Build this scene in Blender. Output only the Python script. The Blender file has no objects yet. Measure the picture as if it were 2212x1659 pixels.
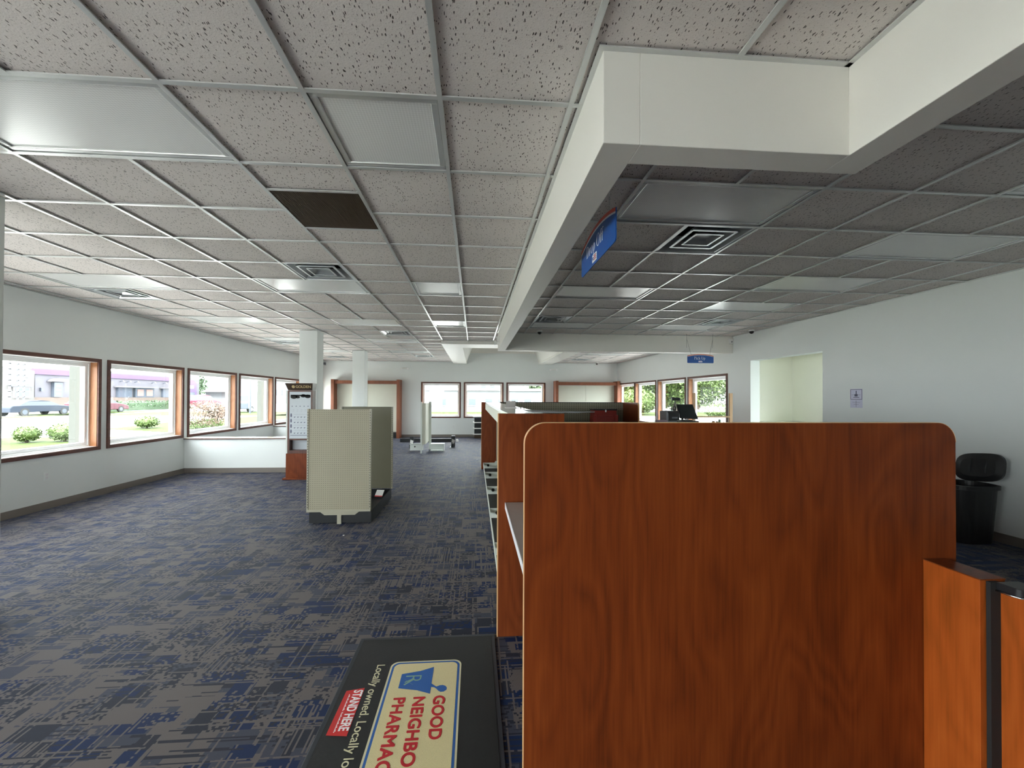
import bpy, math, random
from mathutils import Vector, Matrix
random.seed(7)
scn = bpy.context.scene
C = scn.collection
PI = math.pi

# ------------------------------------------------------------------ camera
CAM_Z = 1.5525
cd = bpy.data.cameras.new('camera')
cam = bpy.data.objects.new('camera', cd); C.objects.link(cam)
yaw, pit, rol, FPX = 0.072, 0.0088, 0.0044, 876.56
fw = Vector((math.sin(yaw)*math.cos(pit), math.cos(yaw)*math.cos(pit), math.sin(pit)))
r0 = Vector((math.cos(yaw), -math.sin(yaw), 0)); u0 = r0.cross(fw)
rr = r0*math.cos(rol) + u0*math.sin(rol); uu = -r0*math.sin(rol) + u0*math.cos(rol)
m = Matrix((rr, uu, -fw)).transposed().to_4x4(); m.translation = (0, 0, CAM_Z)
cam.matrix_world = m
cd.sensor_width = 36; cd.lens = 36*FPX/2212
cd.shift_x = (1106-1088.23)/2212; cd.shift_y = (850.72-829.5)/2212
cd.clip_start = 0.05; cd.clip_end = 600
scn.camera = cam

# ------------------------------------------------------------------ sky and exposure
w = bpy.data.worlds.new('overcast_sky'); scn.world = w; w.use_nodes = True
wn = w.node_tree; wn.nodes.clear()
bg = wn.nodes.new('ShaderNodeBackground'); wo = wn.nodes.new('ShaderNodeOutputWorld')
bg.inputs['Color'].default_value = (0.93, 0.97, 1.0, 1)
bg.inputs['Strength'].default_value = 13.0
wn.links.new(bg.outputs[0], wo.inputs[0])
sl = bpy.data.lights.new('hazy_sun', 'SUN'); sl.energy = 22; sl.angle = math.radians(25); sl.color = (1, .98, .94)
so = bpy.data.objects.new('hazy_sun', sl); so.rotation_euler = (math.radians(32), 0, math.radians(4)); C.objects.link(so)   # high, from behind the camera
scn.view_settings.view_transform = 'Standard'
scn.view_settings.look = 'None'
scn.view_settings.exposure = 0.30
scn.view_settings.gamma = 1.0
scn.view_settings.use_curve_mapping = False
try:
    scn.cycles.max_bounces = 14; scn.cycles.diffuse_bounces = 9; scn.cycles.glossy_bounces = 5
    scn.cycles.transparent_max_bounces = 16; scn.cycles.transmission_bounces = 6
    scn.cycles.sample_clamp_indirect = 12
    scn.cycles.caustics_reflective = False; scn.cycles.caustics_refractive = False
except Exception:
    pass

def portal(name, loc, rot, sx, sy):
    """a guide for daylight sampling in a window opening; gives off no light of its own"""
    l = bpy.data.lights.new(name, 'AREA'); l.shape = 'RECTANGLE'; l.size = sx; l.size_y = sy
    l.cycles.is_portal = True
    o = bpy.data.objects.new(name, l); o.location = loc; o.rotation_euler = rot; C.objects.link(o)

# ------------------------------------------------------------------ materials
def L(c):
    c = c/255.0
    return c/12.92 if c <= 0.04045 else ((c+0.055)/1.055)**2.4
def srgb(r, g, b): return (L(r), L(g), L(b), 1)

class NT:
    def __init__(s, name):
        s.m = bpy.data.materials.new(name); s.m.use_nodes = True
        s.t = s.m.node_tree; s.n = s.t.nodes; s.b = s.n['Principled BSDF']
    def node(s, t, **k):
        n = s.n.new(t)
        for a, v in k.items(): setattr(n, a, v)
        return n
    def link(s, a, b): s.t.links.new(a, b)
    def math(s, op, a, b=None, c=None):
        n = s.node('ShaderNodeMath', operation=op)
        for i, x in enumerate((a, b, c)):
            if x is None: continue
            if isinstance(x, (int, float)): n.inputs[i].default_value = x
            else: s.link(x, n.inputs[i])
        return n.outputs[0]
    def mix(s, f, a, b):
        n = s.node('ShaderNodeMix', data_type='RGBA')
        for i, x in ((0, f), (6, a), (7, b)):
            if isinstance(x, (int, float)): n.inputs[i].default_value = x
            elif isinstance(x, tuple): n.inputs[i].default_value = x
            else: s.link(x, n.inputs[i])
        return n.outputs[2]
    def obj(s): return s.node('ShaderNodeTexCoord').outputs['Object']
    def geo(s): return s.node('ShaderNodeNewGeometry').outputs['Position']
    def noise(s, vec, scale, detail=3, rough=.5):
        n = s.node('ShaderNodeTexNoise'); n.inputs['Scale'].default_value = scale
        n.inputs['Detail'].default_value = detail; n.inputs['Roughness'].default_value = rough
        s.link(vec, n.inputs['Vector']); return n.outputs['Fac']
    def mapv(s, vec, sc=(1,1,1), lo=(0,0,0), rot=(0,0,0)):
        n = s.node('ShaderNodeMapping'); n.inputs['Scale'].default_value = sc
        n.inputs['Location'].default_value = lo; n.inputs['Rotation'].default_value = rot
        s.link(vec, n.inputs['Vector']); return n.outputs[0]
    def ramp(s, f, stops, interp='LINEAR'):
        n = s.node('ShaderNodeValToRGB'); cr = n.color_ramp; cr.interpolation = interp
        while len(cr.elements) < len(stops): cr.elements.new(0.5)
        for e, (p, c) in zip(cr.elements, stops): e.position = p; e.color = c
        s.link(f, n.inputs[0]); return n.outputs[0]
    def bump(s, h, strength=.3, dist=.002):
        n = s.node('ShaderNodeBump'); n.inputs['Strength'].default_value = strength
        n.inputs['Distance'].default_value = dist; s.link(h, n.inputs['Height'])
        s.link(n.outputs[0], s.b.inputs['Normal'])
    def col(s, x):
        if isinstance(x, tuple): s.b.inputs['Base Color'].default_value = x
        else: s.link(x, s.b.inputs['Base Color'])
    def set(s, rough=.5, metal=0, spec=.5, coat=0):
        s.b.inputs['Roughness'].default_value = rough; s.b.inputs['Metallic'].default_value = metal
        s.b.inputs['Specular IOR Level'].default_value = spec; s.b.inputs['Coat Weight'].default_value = coat
        return s.m

def simple(name, col, rough=.5, metal=0, spec=.5, var=.06, scale=6, bump=0, bscale=200):
    """plain coloured surface with faint procedural unevenness"""
    t = NT(name); v = t.geo()
    f = t.noise(v, scale, 4)
    a = tuple(max(0, c*(1-var)) for c in col[:3]) + (1,); b = tuple(min(1, c*(1+var)) for c in col[:3]) + (1,)
    t.col(t.mix(f, a, b))
    if bump: t.bump(t.noise(v, bscale, 3), bump, .001)
    return t.set(rough, metal, spec)

def wood(name, dark, mid, light, rough=.32, spec=.5, axis='Z', seed=0.0):
    t = NT(name); v = t.geo()
    sc = {'Z': (1, 1, .16), 'X': (.16, 1, 1), 'Y': (1, .16, 1)}[axis]
    v1 = t.mapv(v, sc, (seed, seed*1.7, seed*.3))
    v3 = t.mapv(v, tuple(1.0 if q == 1 else .30 for q in sc), (seed, seed*1.7, seed*.3))
    warp = t.noise(v3, 2.6, 2, .45)
    rings = t.math('FRACT', t.math('MULTIPLY', warp, 13.0))
    rings = t.math('ABSOLUTE', t.math('SUBTRACT', rings, .5))
    sc2 = tuple(a*b for a, b in zip(sc, (60, 60, 14)))
    fine = t.noise(t.mapv(v, {'Z': (90, 90, 3), 'X': (3, 90, 90), 'Y': (90, 3, 90)}[axis]), 1.0, 4, .6)
    broad = t.noise(t.mapv(v, sc, (seed+4, 3, 1)), 5.0, 3)
    f = t.math('ADD', t.math('MULTIPLY', rings, .30), t.math('MULTIPLY', fine, .50))
    f = t.math('ADD', f, t.math('MULTIPLY', broad, .62))
    c = t.ramp(f, [(.38, dark), (.62, mid), (.95, light)])
    t.col(c); t.bump(fine, .05, .001)
    return t.set(rough, 0, spec)

M = {}
def build_materials():
    M['wall'] = simple('wall_paint', (.755, .785, .775, 1), .55, var=.03, scale=1.5, bump=.25, bscale=350)
    M['alcove'] = simple('alcove_paint', (.78, .78, .70, 1), .55, var=.02, scale=1.5)
    M['soffit'] = simple('bulkhead_paint', (.80, .78, .73, 1), .45, var=.02, scale=1.5, bump=.2, bscale=350)
    M['base'] = simple('baseboard_vinyl', (.19, .165, .145, 1), .45, var=.05)
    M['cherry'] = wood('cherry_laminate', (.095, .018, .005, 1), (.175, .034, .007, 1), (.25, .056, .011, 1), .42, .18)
    M['cherry2'] = wood('cherry_laminate_end', (.085, .018, .006, 1), (.165, .036, .010, 1), (.235, .056, .015, 1), .38, .2, seed=3.3)
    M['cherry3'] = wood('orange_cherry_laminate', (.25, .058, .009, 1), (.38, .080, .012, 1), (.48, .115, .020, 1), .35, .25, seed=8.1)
    M['trimwood'] = wood('window_trim_oak', (.050, .014, .009, 1), (.095, .027, .016, 1), (.15, .048, .028, 1), .5, seed=5, axis='Y')
    M['jambwood'] = wood('window_jamb_oak', (.22, .085, .032, 1), (.30, .12, .045, 1), (.38, .17, .075, 1), .45, seed=2)
    M['cabwood'] = wood('cabinet_oak', (.15, .04, .016, 1), (.22, .064, .026, 1), (.29, .095, .042, 1), .45, seed=6)
    M['edge'] = simple('beech_edge_band', (.72, .42, .20, 1), .3, var=.05)
    M['vinyl'] = simple('white_vinyl', (.80, .80, .80, 1), .35, var=.02)
    M['laminate'] = simple('grey_laminate', (.42, .40, .38, 1), .25, var=.04, scale=30)
    M['lamedge'] = simple('pale_laminate_edge', (.72, .70, .72, 1), .3, var=.03)
    M['whitetop'] = simple('white_gloss_top', (.82, .82, .76, 1), .16, var=.02)
    M['metalgrid'] = simple('painted_grid_metal', (.66, .67, .66, 1), .28, .35, var=.03)
    M['lightframe'] = simple('fixture_metal', (.62, .63, .62, 1), .25, .4, var=.03)
    M['diffmetal'] = simple('diffuser_metal', (.62, .65, .66, 1), .3, .6, var=.05)
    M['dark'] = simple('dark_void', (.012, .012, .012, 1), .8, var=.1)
    M['black'] = simple('black_plastic', (.012, .012, .014, 1), .4, var=.15, bump=.1)
    M['blackmetal'] = simple('black_painted_steel', (.014, .015, .017, 1), .35, var=.15)
    M['screen'] = simple('screen_glass', (.020, .026, .026, 1), .25, var=.1)
    M['greyplastic'] = simple('grey_plastic', (.20, .21, .23, 1), .4, var=.05)
    M['chrome'] = simple('chrome', (.75, .76, .78, 1), .15, 1.0, var=.03)
    M['cream'] = simple('cream_steel', (.40, .375, .29, 1), .4, var=.04)
    M['olive'] = simple('olive_steel', (.15, .142, .095, 1), .45, var=.05)
    M['creampanel'] = simple('cream_slatwall', (.66, .66, .56, 1), .5, var=.02)
    M['palesteel'] = simple('pale_green_white_steel', (.66, .70, .66, 1), .35, var=.03)
    M['white'] = simple('white_plastic', (.80, .80, .78, 1), .4, var=.02)
    M['paper'] = simple('paper', (.60, .60, .74, 1), .7, var=.02)
    M['ink'] = simple('ink', (.10, .10, .16, 1), .7)
    M['red'] = simple('red_plastic', (.33, .022, .015, 1), .35, var=.08)
    M['chair'] = simple('mauve_plastic', (.42, .33, .38, 1), .5, var=.03)
    M['pine'] = wood('raw_pine', (.34, .20, .10, 1), (.48, .30, .16, 1), (.58, .38, .22, 1), .6, seed=1)
    M['signblue'] = simple('sign_blue', (.012, .085, .34, 1), .35, var=.03)
    M['signred'] = simple('sign_red', (.72, .07, .03, 1), .35, var=.03)
    M['signwhite'] = simple('sign_white', (.85, .85, .85, 1), .4, var=.02)
    M['stickred'] = simple('sticker_red', (.58, .03, .03, 1), .35, var=.03)
    M['posterwhite'] = simple('poster_grey_white', (.52, .56, .60, 1), .4, var=.03)
    M['brown'] = simple('dark_brown_lacquer', (.045, .026, .014, 1), .35, var=.1)
    M['darkwood'] = wood('dark_red_wood', (.05, .014, .008, 1), (.09, .026, .014, 1), (.13, .04, .02, 1), .4, seed=9)
    M['gold'] = simple('gold_lettering', (.62, .50, .26, 1), .35, .3)
    M['matblue'] = simple('mat_blue', (.018, .10, .34, 1), .7)
    M['matred'] = simple('mat_red', (.50, .012, .02, 1), .7)
    M['mattext'] = simple('mat_cream_text', (.62, .58, .38, 1), .8)
    M['amber'] = simple('amber_plastic', (.55, .16, .03, 1), .3)
    M['greenlabel'] = simple('green_label', (.20, .34, .26, 1), .5)
    # ---- mat rubber: dark, knobbly
    def knob(name, col, rough):
        t = NT(name); v = t.mapv(t.geo(), (210, 210, 210), rot=(0, 0, .78))
        vo = t.node('ShaderNodeTexVoronoi'); vo.inputs['Randomness'].default_value = .12
        vo.inputs['Scale'].default_value = 1.0; t.link(v, vo.inputs['Vector'])
        d = vo.outputs['Distance']
        t.col(t.mix(t.math('MULTIPLY', d, 1.3), col, tuple(c*.45 for c in col[:3]) + (1,)))
        n = t.math('SUBTRACT', 1.0, d); t.bump(n, .7, .002)
        return t.set(rough, 0, .4)
    M['rubber'] = knob('mat_rubber', (.011, .011, .011, 1), .6)
    M['matcream'] = knob('mat_cream_pile', (.95, .82, .46, 1), .8)
    M['matborder'] = simple('mat_border_rubber', (.020, .024, .032, 1), .5, var=.1)
    # ---- pegboard: small dark holes on a square grid (x and z)
    t = NT('cream_pegboard'); v = t.geo(); s = t.node('ShaderNodeSeparateXYZ'); t.link(v, s.inputs[0])
    def cell(o, p): return t.math('SUBTRACT', t.math('FRACT', t.math('DIVIDE', o, p)), .5)
    P = .0254
    hx = t.math('ADD', s.outputs[0], s.outputs[1])
    cx_, cz_ = cell(hx, P), cell(s.outputs[2], P)
    d = t.math('SQRT', t.math('ADD', t.math('MULTIPLY', cx_, cx_), t.math('MULTIPLY', cz_, cz_)))
    hole = t.math('LESS_THAN', d, .14)
    base = t.mix(t.noise(v, 3, 3), (.35, .32, .235, 1), (.40, .37, .275, 1))
    t.col(t.mix(hole, base, (.10, .08, .06, 1))); M['peg'] = t.set(.5, 0, .3)
    t = NT('olive_pegboard'); v = t.geo(); s = t.node('ShaderNodeSeparateXYZ'); t.link(v, s.inputs[0])
    cx_, cz_ = cell(s.outputs[0], P*2), cell(s.outputs[2], P*1.5)
    d = t.math('SQRT', t.math('ADD', t.math('MULTIPLY', cx_, cx_), t.math('MULTIPLY', cz_, cz_)))
    t.col(t.mix(t.math('LESS_THAN', d, .2), (.30, .29, .22, 1), (.07, .065, .05, 1))); M['pegolive'] = t.set(.5, 0, .3)
    # ---- acoustic ceiling tile: short dark fissures and pin holes
    t = NT('acoustic_tile'); v = t.geo()
    wv = t.node('ShaderNodeTexNoise'); wv.inputs['Scale'].default_value = 30; wv.inputs['Detail'].default_value = 2; t.link(v, wv.inputs['Vector'])
    ad = t.node('ShaderNodeVectorMath', operation='MULTIPLY_ADD'); t.link(wv.outputs['Color'], ad.inputs[0])
    ad.inputs[1].default_value = (.016, .016, 0); t.link(v, ad.inputs[2])
    vo = t.node('ShaderNodeTexVoronoi'); vo.inputs['Scale'].default_value = 1; vo.inputs['Randomness'].default_value = 1
    t.link(t.mapv(ad.outputs[0], (118, 38, 1)), vo.inputs['Vector'])
    rnd = t.node('ShaderNodeSeparateColor'); t.link(vo.outputs['Color'], rnd.inputs[0])
    th = t.math('MULTIPLY', t.math('GREATER_THAN', rnd.outputs[0], .15), t.math('ADD', t.math('MULTIPLY', rnd.outputs[1], .17), .13))
    f1 = t.math('LESS_THAN', vo.outputs['Distance'], th)
    vp = t.node('ShaderNodeTexVoronoi'); vp.inputs['Scale'].default_value = 120; t.link(v, vp.inputs['Vector'])
    f2 = t.math('LESS_THAN', vp.outputs['Distance'], .17)
    gr = t.noise(v, 160, 2)
    base = t.mix(gr, (.68, .625, .60, 1), (.82, .765, .735, 1))
    base = t.mix(t.noise(v, 1.3, 3), base, (.76, .70, .67, 1))
    c = t.mix(t.math('MULTIPLY', f2, .55), base, (.22, .19, .17, 1))
    c = t.mix(t.math('MULTIPLY', f1, .92), c, (.04, .03, .025, 1))
    t.col(c); t.bump(t.math('SUBTRACT', gr, f1), .35, .003); M['tile'] = t.set(.9, 0, .2)
    # ---- prismatic lens
    t = NT('prismatic_lens'); v = t.geo()
    ck = t.node('ShaderNodeTexChecker'); ck.inputs['Scale'].default_value = 1
    t.link(t.mapv(v, (95, 95, 1), rot=(0, 0, .785)), ck.inputs['Vector'])
    t.col(t.mix(ck.outputs['Fac'], (.76, .76, .75, 1), (.86, .86, .85, 1)))
    t.bump(ck.outputs['Fac'], .4, .002); M['lens'] = t.set(.22, 0, .8)
    # ---- return grille: brown egg crate
    M['grille'] = simple('grille_brown_metal', (.10, .07, .04, 1), .45, .3)
    # ---- carpet
    t = NT('patterned_carpet'); v = t.mapv(t.geo(), (1.35, 1.35, 1.35))
    def blocks(sx, sy, seed, shear=.37):
        """one random value per rectangle of a staggered grid"""
        sp = t.node('ShaderNodeSeparateXYZ'); t.link(v, sp.inputs[0])
        row = t.math('FLOOR', t.math('DIVIDE', t.math('ADD', sp.outputs[1], seed), sy))
        off = t.math('MULTIPLY', t.math('FRACT', t.math('MULTIPLY', t.math('SINE', t.math('MULTIPLY', row, 12.989+seed)), 437.5)), sx)
        colm = t.math('FLOOR', t.math('DIVIDE', t.math('ADD', t.math('ADD', sp.outputs[0], off), seed*2.3), sx))
        cb = t.node('ShaderNodeCombineXYZ'); t.link(colm, cb.inputs[0]); t.link(row, cb.inputs[1]); cb.inputs[2].default_value = seed
        wn_ = t.node('ShaderNodeTexWhiteNoise', noise_dimensions='3D'); t.link(cb.outputs[0], wn_.inputs[0])
        return wn_.outputs['Value']
    def blocks2(sx, sy, seed):
        sp = t.node('ShaderNodeSeparateXYZ'); t.link(v, sp.inputs[0])
        colm = t.math('FLOOR', t.math('DIVIDE', t.math('ADD', sp.outputs[0], seed), sx))
        off = t.math('MULTIPLY', t.math('FRACT', t.math('MULTIPLY', t.math('SINE', t.math('MULTIPLY', colm, 7.13+seed)), 311.7)), sy)
        row = t.math('FLOOR', t.math('DIVIDE', t.math('ADD', t.math('ADD', sp.outputs[1], off), seed*1.3), sy))
        cb = t.node('ShaderNodeCombineXYZ'); t.link(colm, cb.inputs[0]); t.link(row, cb.inputs[1]); cb.inputs[2].default_value = seed+9
        wn_ = t.node('ShaderNodeTexWhiteNoise', noise_dimensions='3D'); t.link(cb.outputs[0], wn_.inputs[0])
        return wn_.outputs['Value']
    taupe = (.125, .106, .101, 1); slate = (.050, .052, .074, 1); navy = (.007, .018, .066, 1); charcoal = (.020, .022, .034, 1)
    A = blocks(.155, .115, .31); B = blocks2(.115, .20, .77); Dd = blocks(.24, .085, 1.9)
    c = t.mix(t.math('LESS_THAN', A, .46), taupe, slate)
    c = t.mix(t.math('LESS_THAN', B, .24), c, charcoal)
    c = t.mix(t.math('GREATER_THAN', B, .80), c, taupe)
    c = t.mix(t.math('LESS_THAN', Dd, .16), c, slate)
    c = t.mix(t.math('GREATER_THAN', A, .80), c, navy)
    c = t.mix(t.math('GREATER_THAN', Dd, .86), c, navy)
    # small broken squares and threads over parts of the field
    S = blocks(.021, .015, 3.1); R = blocks2(.30, .24, 4.2); R2 = blocks(.26, .19, 5.5)
    thr = blocks2(.012, .30, 6.6); thr2 = blocks(.34, .011, 7.7)
    sm = t.math('MULTIPLY', t.math('LESS_THAN', S, .34), t.math('GREATER_THAN', R, .68))
    c = t.mix(sm, c, charcoal)
    sm2 = t.math('MULTIPLY', t.math('GREATER_THAN', S, .72), t.math('GREATER_THAN', R2, .66))
    c = t.mix(sm2, c, taupe)
    t1 = t.math('MULTIPLY', t.math('LESS_THAN', thr, .26), t.math('LESS_THAN', R2, .30))
    c = t.mix(t1, c, taupe)
    t2 = t.math('MULTIPLY', t.math('LESS_THAN', thr2, .22), t.math('LESS_THAN', R, .30))
    c = t.mix(t2, c, charcoal)
    l1 = t.math('MULTIPLY', t.math('LESS_THAN', blocks2(.013, .55, 8.8), .10), t.math('GREATER_THAN', S, .12))
    c = t.mix(l1, c, taupe)
    l2 = t.math('MULTIPLY', t.math('LESS_THAN', blocks(.60, .012, 9.4), .10), t.math('GREATER_THAN', S, .12))
    c = t.mix(l2, c, taupe)
    sp = t.node('ShaderNodeSeparateXYZ'); t.link(v, sp.inputs[0])
    rib = t.math('SINE', t.math('MULTIPLY', sp.outputs[0], 2*PI/.0042))
    gr = t.noise(v, 420, 2)
    c2 = t.mix(gr, c, (.10, .095, .095, 1))
    c = t.mix(.06, c, c2)
    t.col(c); t.bump(t.math('ADD', t.math('MULTIPLY', rib, .35), gr), .5, .002)
    t.b.inputs['Sheen Weight'].default_value = .16; t.b.inputs['Sheen Roughness'].default_value = .25
    t.b.inputs['Sheen Tint'].default_value = (.6, .72, 1, 1)
    M['carpet'] = t.set(.55, 0, .05)
    # ---- window glass
    m_ = bpy.data.materials.new('window_glass'); m_.use_nodes = True; nt = m_.node_tree; nt.nodes.clear()
    tr = nt.nodes.new('ShaderNodeBsdfTransparent'); tr.inputs[0].default_value = (.96, .985, .975, 1)
    gl = nt.nodes.new('ShaderNodeBsdfGlossy'); gl.inputs['Roughness'].default_value = .02
    lw = nt.nodes.new('ShaderNodeLayerWeight'); pw = nt.nodes.new('ShaderNodeMath'); pw.operation = 'POWER'; pw.inputs[1].default_value = 4
    fr = nt.nodes.new('ShaderNodeMath'); fr.operation = 'MULTIPLY_ADD'; fr.inputs[1].default_value = .35; fr.inputs[2].default_value = .025
    nt.links.new(lw.outputs['Facing'], pw.inputs[0]); nt.links.new(pw.outputs[0], fr.inputs[0])
    mx = nt.nodes.new('ShaderNodeMixShader'); out = nt.nodes.new('ShaderNodeOutputMaterial')
    nt.links.new(fr.outputs[0], mx.inputs[0]); nt.links.new(tr.outputs[0], mx.inputs[1]); nt.links.new(gl.outputs[0], mx.inputs[2])
    nt.links.new(mx.outputs[0], out.inputs[0]); M['glass'] = m_
    # ---- outdoors
    t = NT('lawn_grass'); v = t.geo()
    t.col(t.ramp(t.noise(v, 3, 5, .7), [(.3, (.020, .034, .006, 1)), (.7, (.036, .052, .009, 1))])); t.bump(t.noise(v, 40, 3), .6, .03); M['grass'] = t.set(.9, 0, .2)
    M['asphalt'] = simple('wet_asphalt', (.20, .20, .21, 1), .45, var=.2, scale=1)
    M['road'] = simple('pale_road', (.55, .54, .53, 1), .5, var=.1, scale=.5)
    M['concrete'] = simple('concrete_walk', (.44, .43, .41, 1), .7, var=.1, scale=2)
    M['leaf'] = simple('bright_leaf', (.045, .075, .012, 1), .6, var=.45, scale=9)
    M['leafdark'] = simple('hedge_leaf', (.030, .058, .024, 1), .6, var=.4, scale=9)
    M['leaftree'] = simple('tree_leaf', (.055, .085, .035, 1), .6, var=.5, scale=1.6)
    M['leafred'] = simple('russet_leaf', (.13, .085, .065, 1), .6, var=.3, scale=9)
    M['bark'] = simple('bark', (.07, .055, .04, 1), .8, var=.3)
    M['stucco'] = simple('pale_stucco', (.095, .09, .105, 1), .8, var=.04)
    M['stuccowarm'] = simple('warm_stucco', (.10, .094, .09, 1), .8, var=.04)
    M['purple'] = simple('purple_band', (.065, .032, .095, 1), .5)
    M['brickbase'] = simple('stone_base', (.09, .066, .055, 1), .8, var=.2, scale=4)
    M['darkpane'] = simple('dark_shop_glass', (.055, .065, .085, 1), .25)
    M['siding'] = simple('white_siding', (.105, .108, .115, 1), .7, var=.03)
    M['backpane'] = simple('shaded_pane', (.045, .056, .07, 1), .3)
    M['roofgrey'] = simple('grey_shingle', (.095, .09, .10, 1), .8, var=.15)
    M['carblack'] = simple('blue_black_car_paint', (.016, .022, .036, 1), .4, 0, .25)
    M['carred'] = simple('maroon_car_paint', (.065, .012, .022, 1), .4, 0, .25)
    M['carsilver'] = simple('silver_car_paint', (.07, .08, .10, 1), .35, .1, .3)
    M['carglass'] = simple('car_glass', (.03, .036, .045, 1), .4, 0, .25)
    M['tyre'] = simple('tyre_rubber', (.02, .02, .02, 1), .8)
    M['poster1'] = simple('window_poster', (.16, .10, .09, 1), .6)
    M['extpost'] = simple('canopy_post_paint', (.034, .036, .031, 1), .7, var=.03)
    M['dirt'] = simple('gravel_bank', (.13, .115, .095, 1), .9, var=.25, scale=1)
    M['pond'] = simple('pale_wet_lot', (.085, .105, .105, 1), .25, var=.1)
build_materials()

# ------------------------------------------------------------------ mesh helpers
def root_of(o):
    p = Vector((0, 0, 0))
    while o is not None: p += o.location; o = o.parent
    return p

class MB:
    def __init__(s): s.v = []; s.f = []
    def add(s, vs, fs):
        n = len(s.v); s.v += [tuple(x) for x in vs]; s.f += [tuple(i+n for i in f) for f in fs]; return s
    def box(s, x0, x1, y0, y1, z0, z1):
        if x0 > x1: x0, x1 = x1, x0
        if y0 > y1: y0, y1 = y1, y0
        return s.add([(x0,y0,z0),(x1,y0,z0),(x1,y1,z0),(x0,y1,z0),(x0,y0,z1),(x1,y0,z1),(x1,y1,z1),(x0,y1,z1)],
                     [(0,3,2,1),(4,5,6,7),(0,1,5,4),(1,2,6,5),(2,3,7,6),(3,0,4,7)])
    def prism(s, poly, a, b, axis='Y'):
        """poly: 2-D outline; extruded from a to b along axis"""
        def P(p, t):
            return {'Y': (p[0], t, p[1]), 'X': (t, p[0], p[1]), 'Z': (p[0], p[1], t)}[axis]
        n = len(poly)
        vs = [P(p, a) for p in poly] + [P(p, b) for p in poly]
        fs = [tuple(range(n)), tuple(range(2*n-1, n-1, -1))] + [(i, i+n, (i+1) % n+n, (i+1) % n) for i in range(n)]
        return s.add(vs, fs)
    def quad(s, a, b, c, d): return s.add([a, b, c, d], [(0, 1, 2, 3)])
    def tube(s, pts, r, n=8, cap=True):
        pts = [Vector(p) for p in pts]; rings = []
        rad = r if isinstance(r, (list, tuple)) else [r]*len(pts)
        for i, p in enumerate(pts):
            d = (pts[min(i+1, len(pts)-1)] - pts[max(i-1, 0)]).normalized()
            a = d.orthogonal().normalized() if abs(d.z) < .99 else Vector((1, 0, 0))
            if abs(d.z) < .9: a = d.cross(Vector((0, 0, 1))).normalized()
            b = d.cross(a).normalized()
            rings.append([p + (a*math.cos(2*PI*k/n) + b*math.sin(2*PI*k/n))*rad[i] for k in range(n)])
        vs = [x for rg in rings for x in rg]; fs = []
        for i in range(len(pts)-1):
            for k in range(n): fs.append((i*n+k, i*n+(k+1) % n, (i+1)*n+(k+1) % n, (i+1)*n+k))
        if cap: fs += [tuple(range(n-1, -1, -1)), tuple((len(pts)-1)*n+k for k in range(n))]
        return s.add(vs, fs)
    def lathe(s, prof, c, n=24, axis='Z', cap=True):
        vs = []; fs = []
        for (r, h) in prof:
            for k in range(n):
                a = 2*PI*k/n; x, y = r*math.cos(a), r*math.sin(a)
                vs.append({'Z': (c[0]+x, c[1]+y, c[2]+h), 'Y': (c[0]+x, c[1]+h, c[2]+y), 'X': (c[0]+h, c[1]+x, c[2]+y)}[axis])
        for i in range(len(prof)-1):
            for k in range(n): fs.append((i*n+k, i*n+(k+1) % n, (i+1)*n+(k+1) % n, (i+1)*n+k))
        if cap: fs += [tuple(range(n-1, -1, -1)), tuple((len(prof)-1)*n+k for k in range(n))]
        return s.add(vs, fs)
    def build(s, name, mat, parent=None, local=False, bevel=0, smooth=False, seg=2):
        me = bpy.data.meshes.new(name); vs = s.v
        if parent is not None and not local:
            o_ = root_of(parent); vs = [(x-o_.x, y-o_.y, z-o_.z) for x, y, z in vs]
        me.from_pydata(vs, [], s.f); me.update()
        me.materials.append(M[mat] if isinstance(mat, str) else mat)
        o = bpy.data.objects.new(name, me); C.objects.link(o)
        if parent is not None: o.parent = parent
        if smooth:
            for p in me.polygons: p.use_smooth = True
        if bevel:
            b = o.modifiers.new('bevel', 'BEVEL'); b.width = bevel; b.segments = seg; b.limit_method = 'ANGLE'; b.angle_limit = .6
        return o

def thing(name, label, cat, loc, rz=0, group=None):
    o = bpy.data.objects.new(name, None); C.objects.link(o); o.location = loc; o.rotation_euler = (0, 0, rz)
    o.empty_display_size = .1
    o['label'] = label; o['category'] = cat
    if group: o['group'] = group
    return o
def tag(o, label, cat, group=None):
    o['label'] = label; o['category'] = cat
    if group: o['group'] = group
    return o
def struct(o): o['kind'] = 'structure'; return o
def box(x0, x1, y0, y1, z0, z1): return MB().box(x0, x1, y0, y1, z0, z1)

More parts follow.
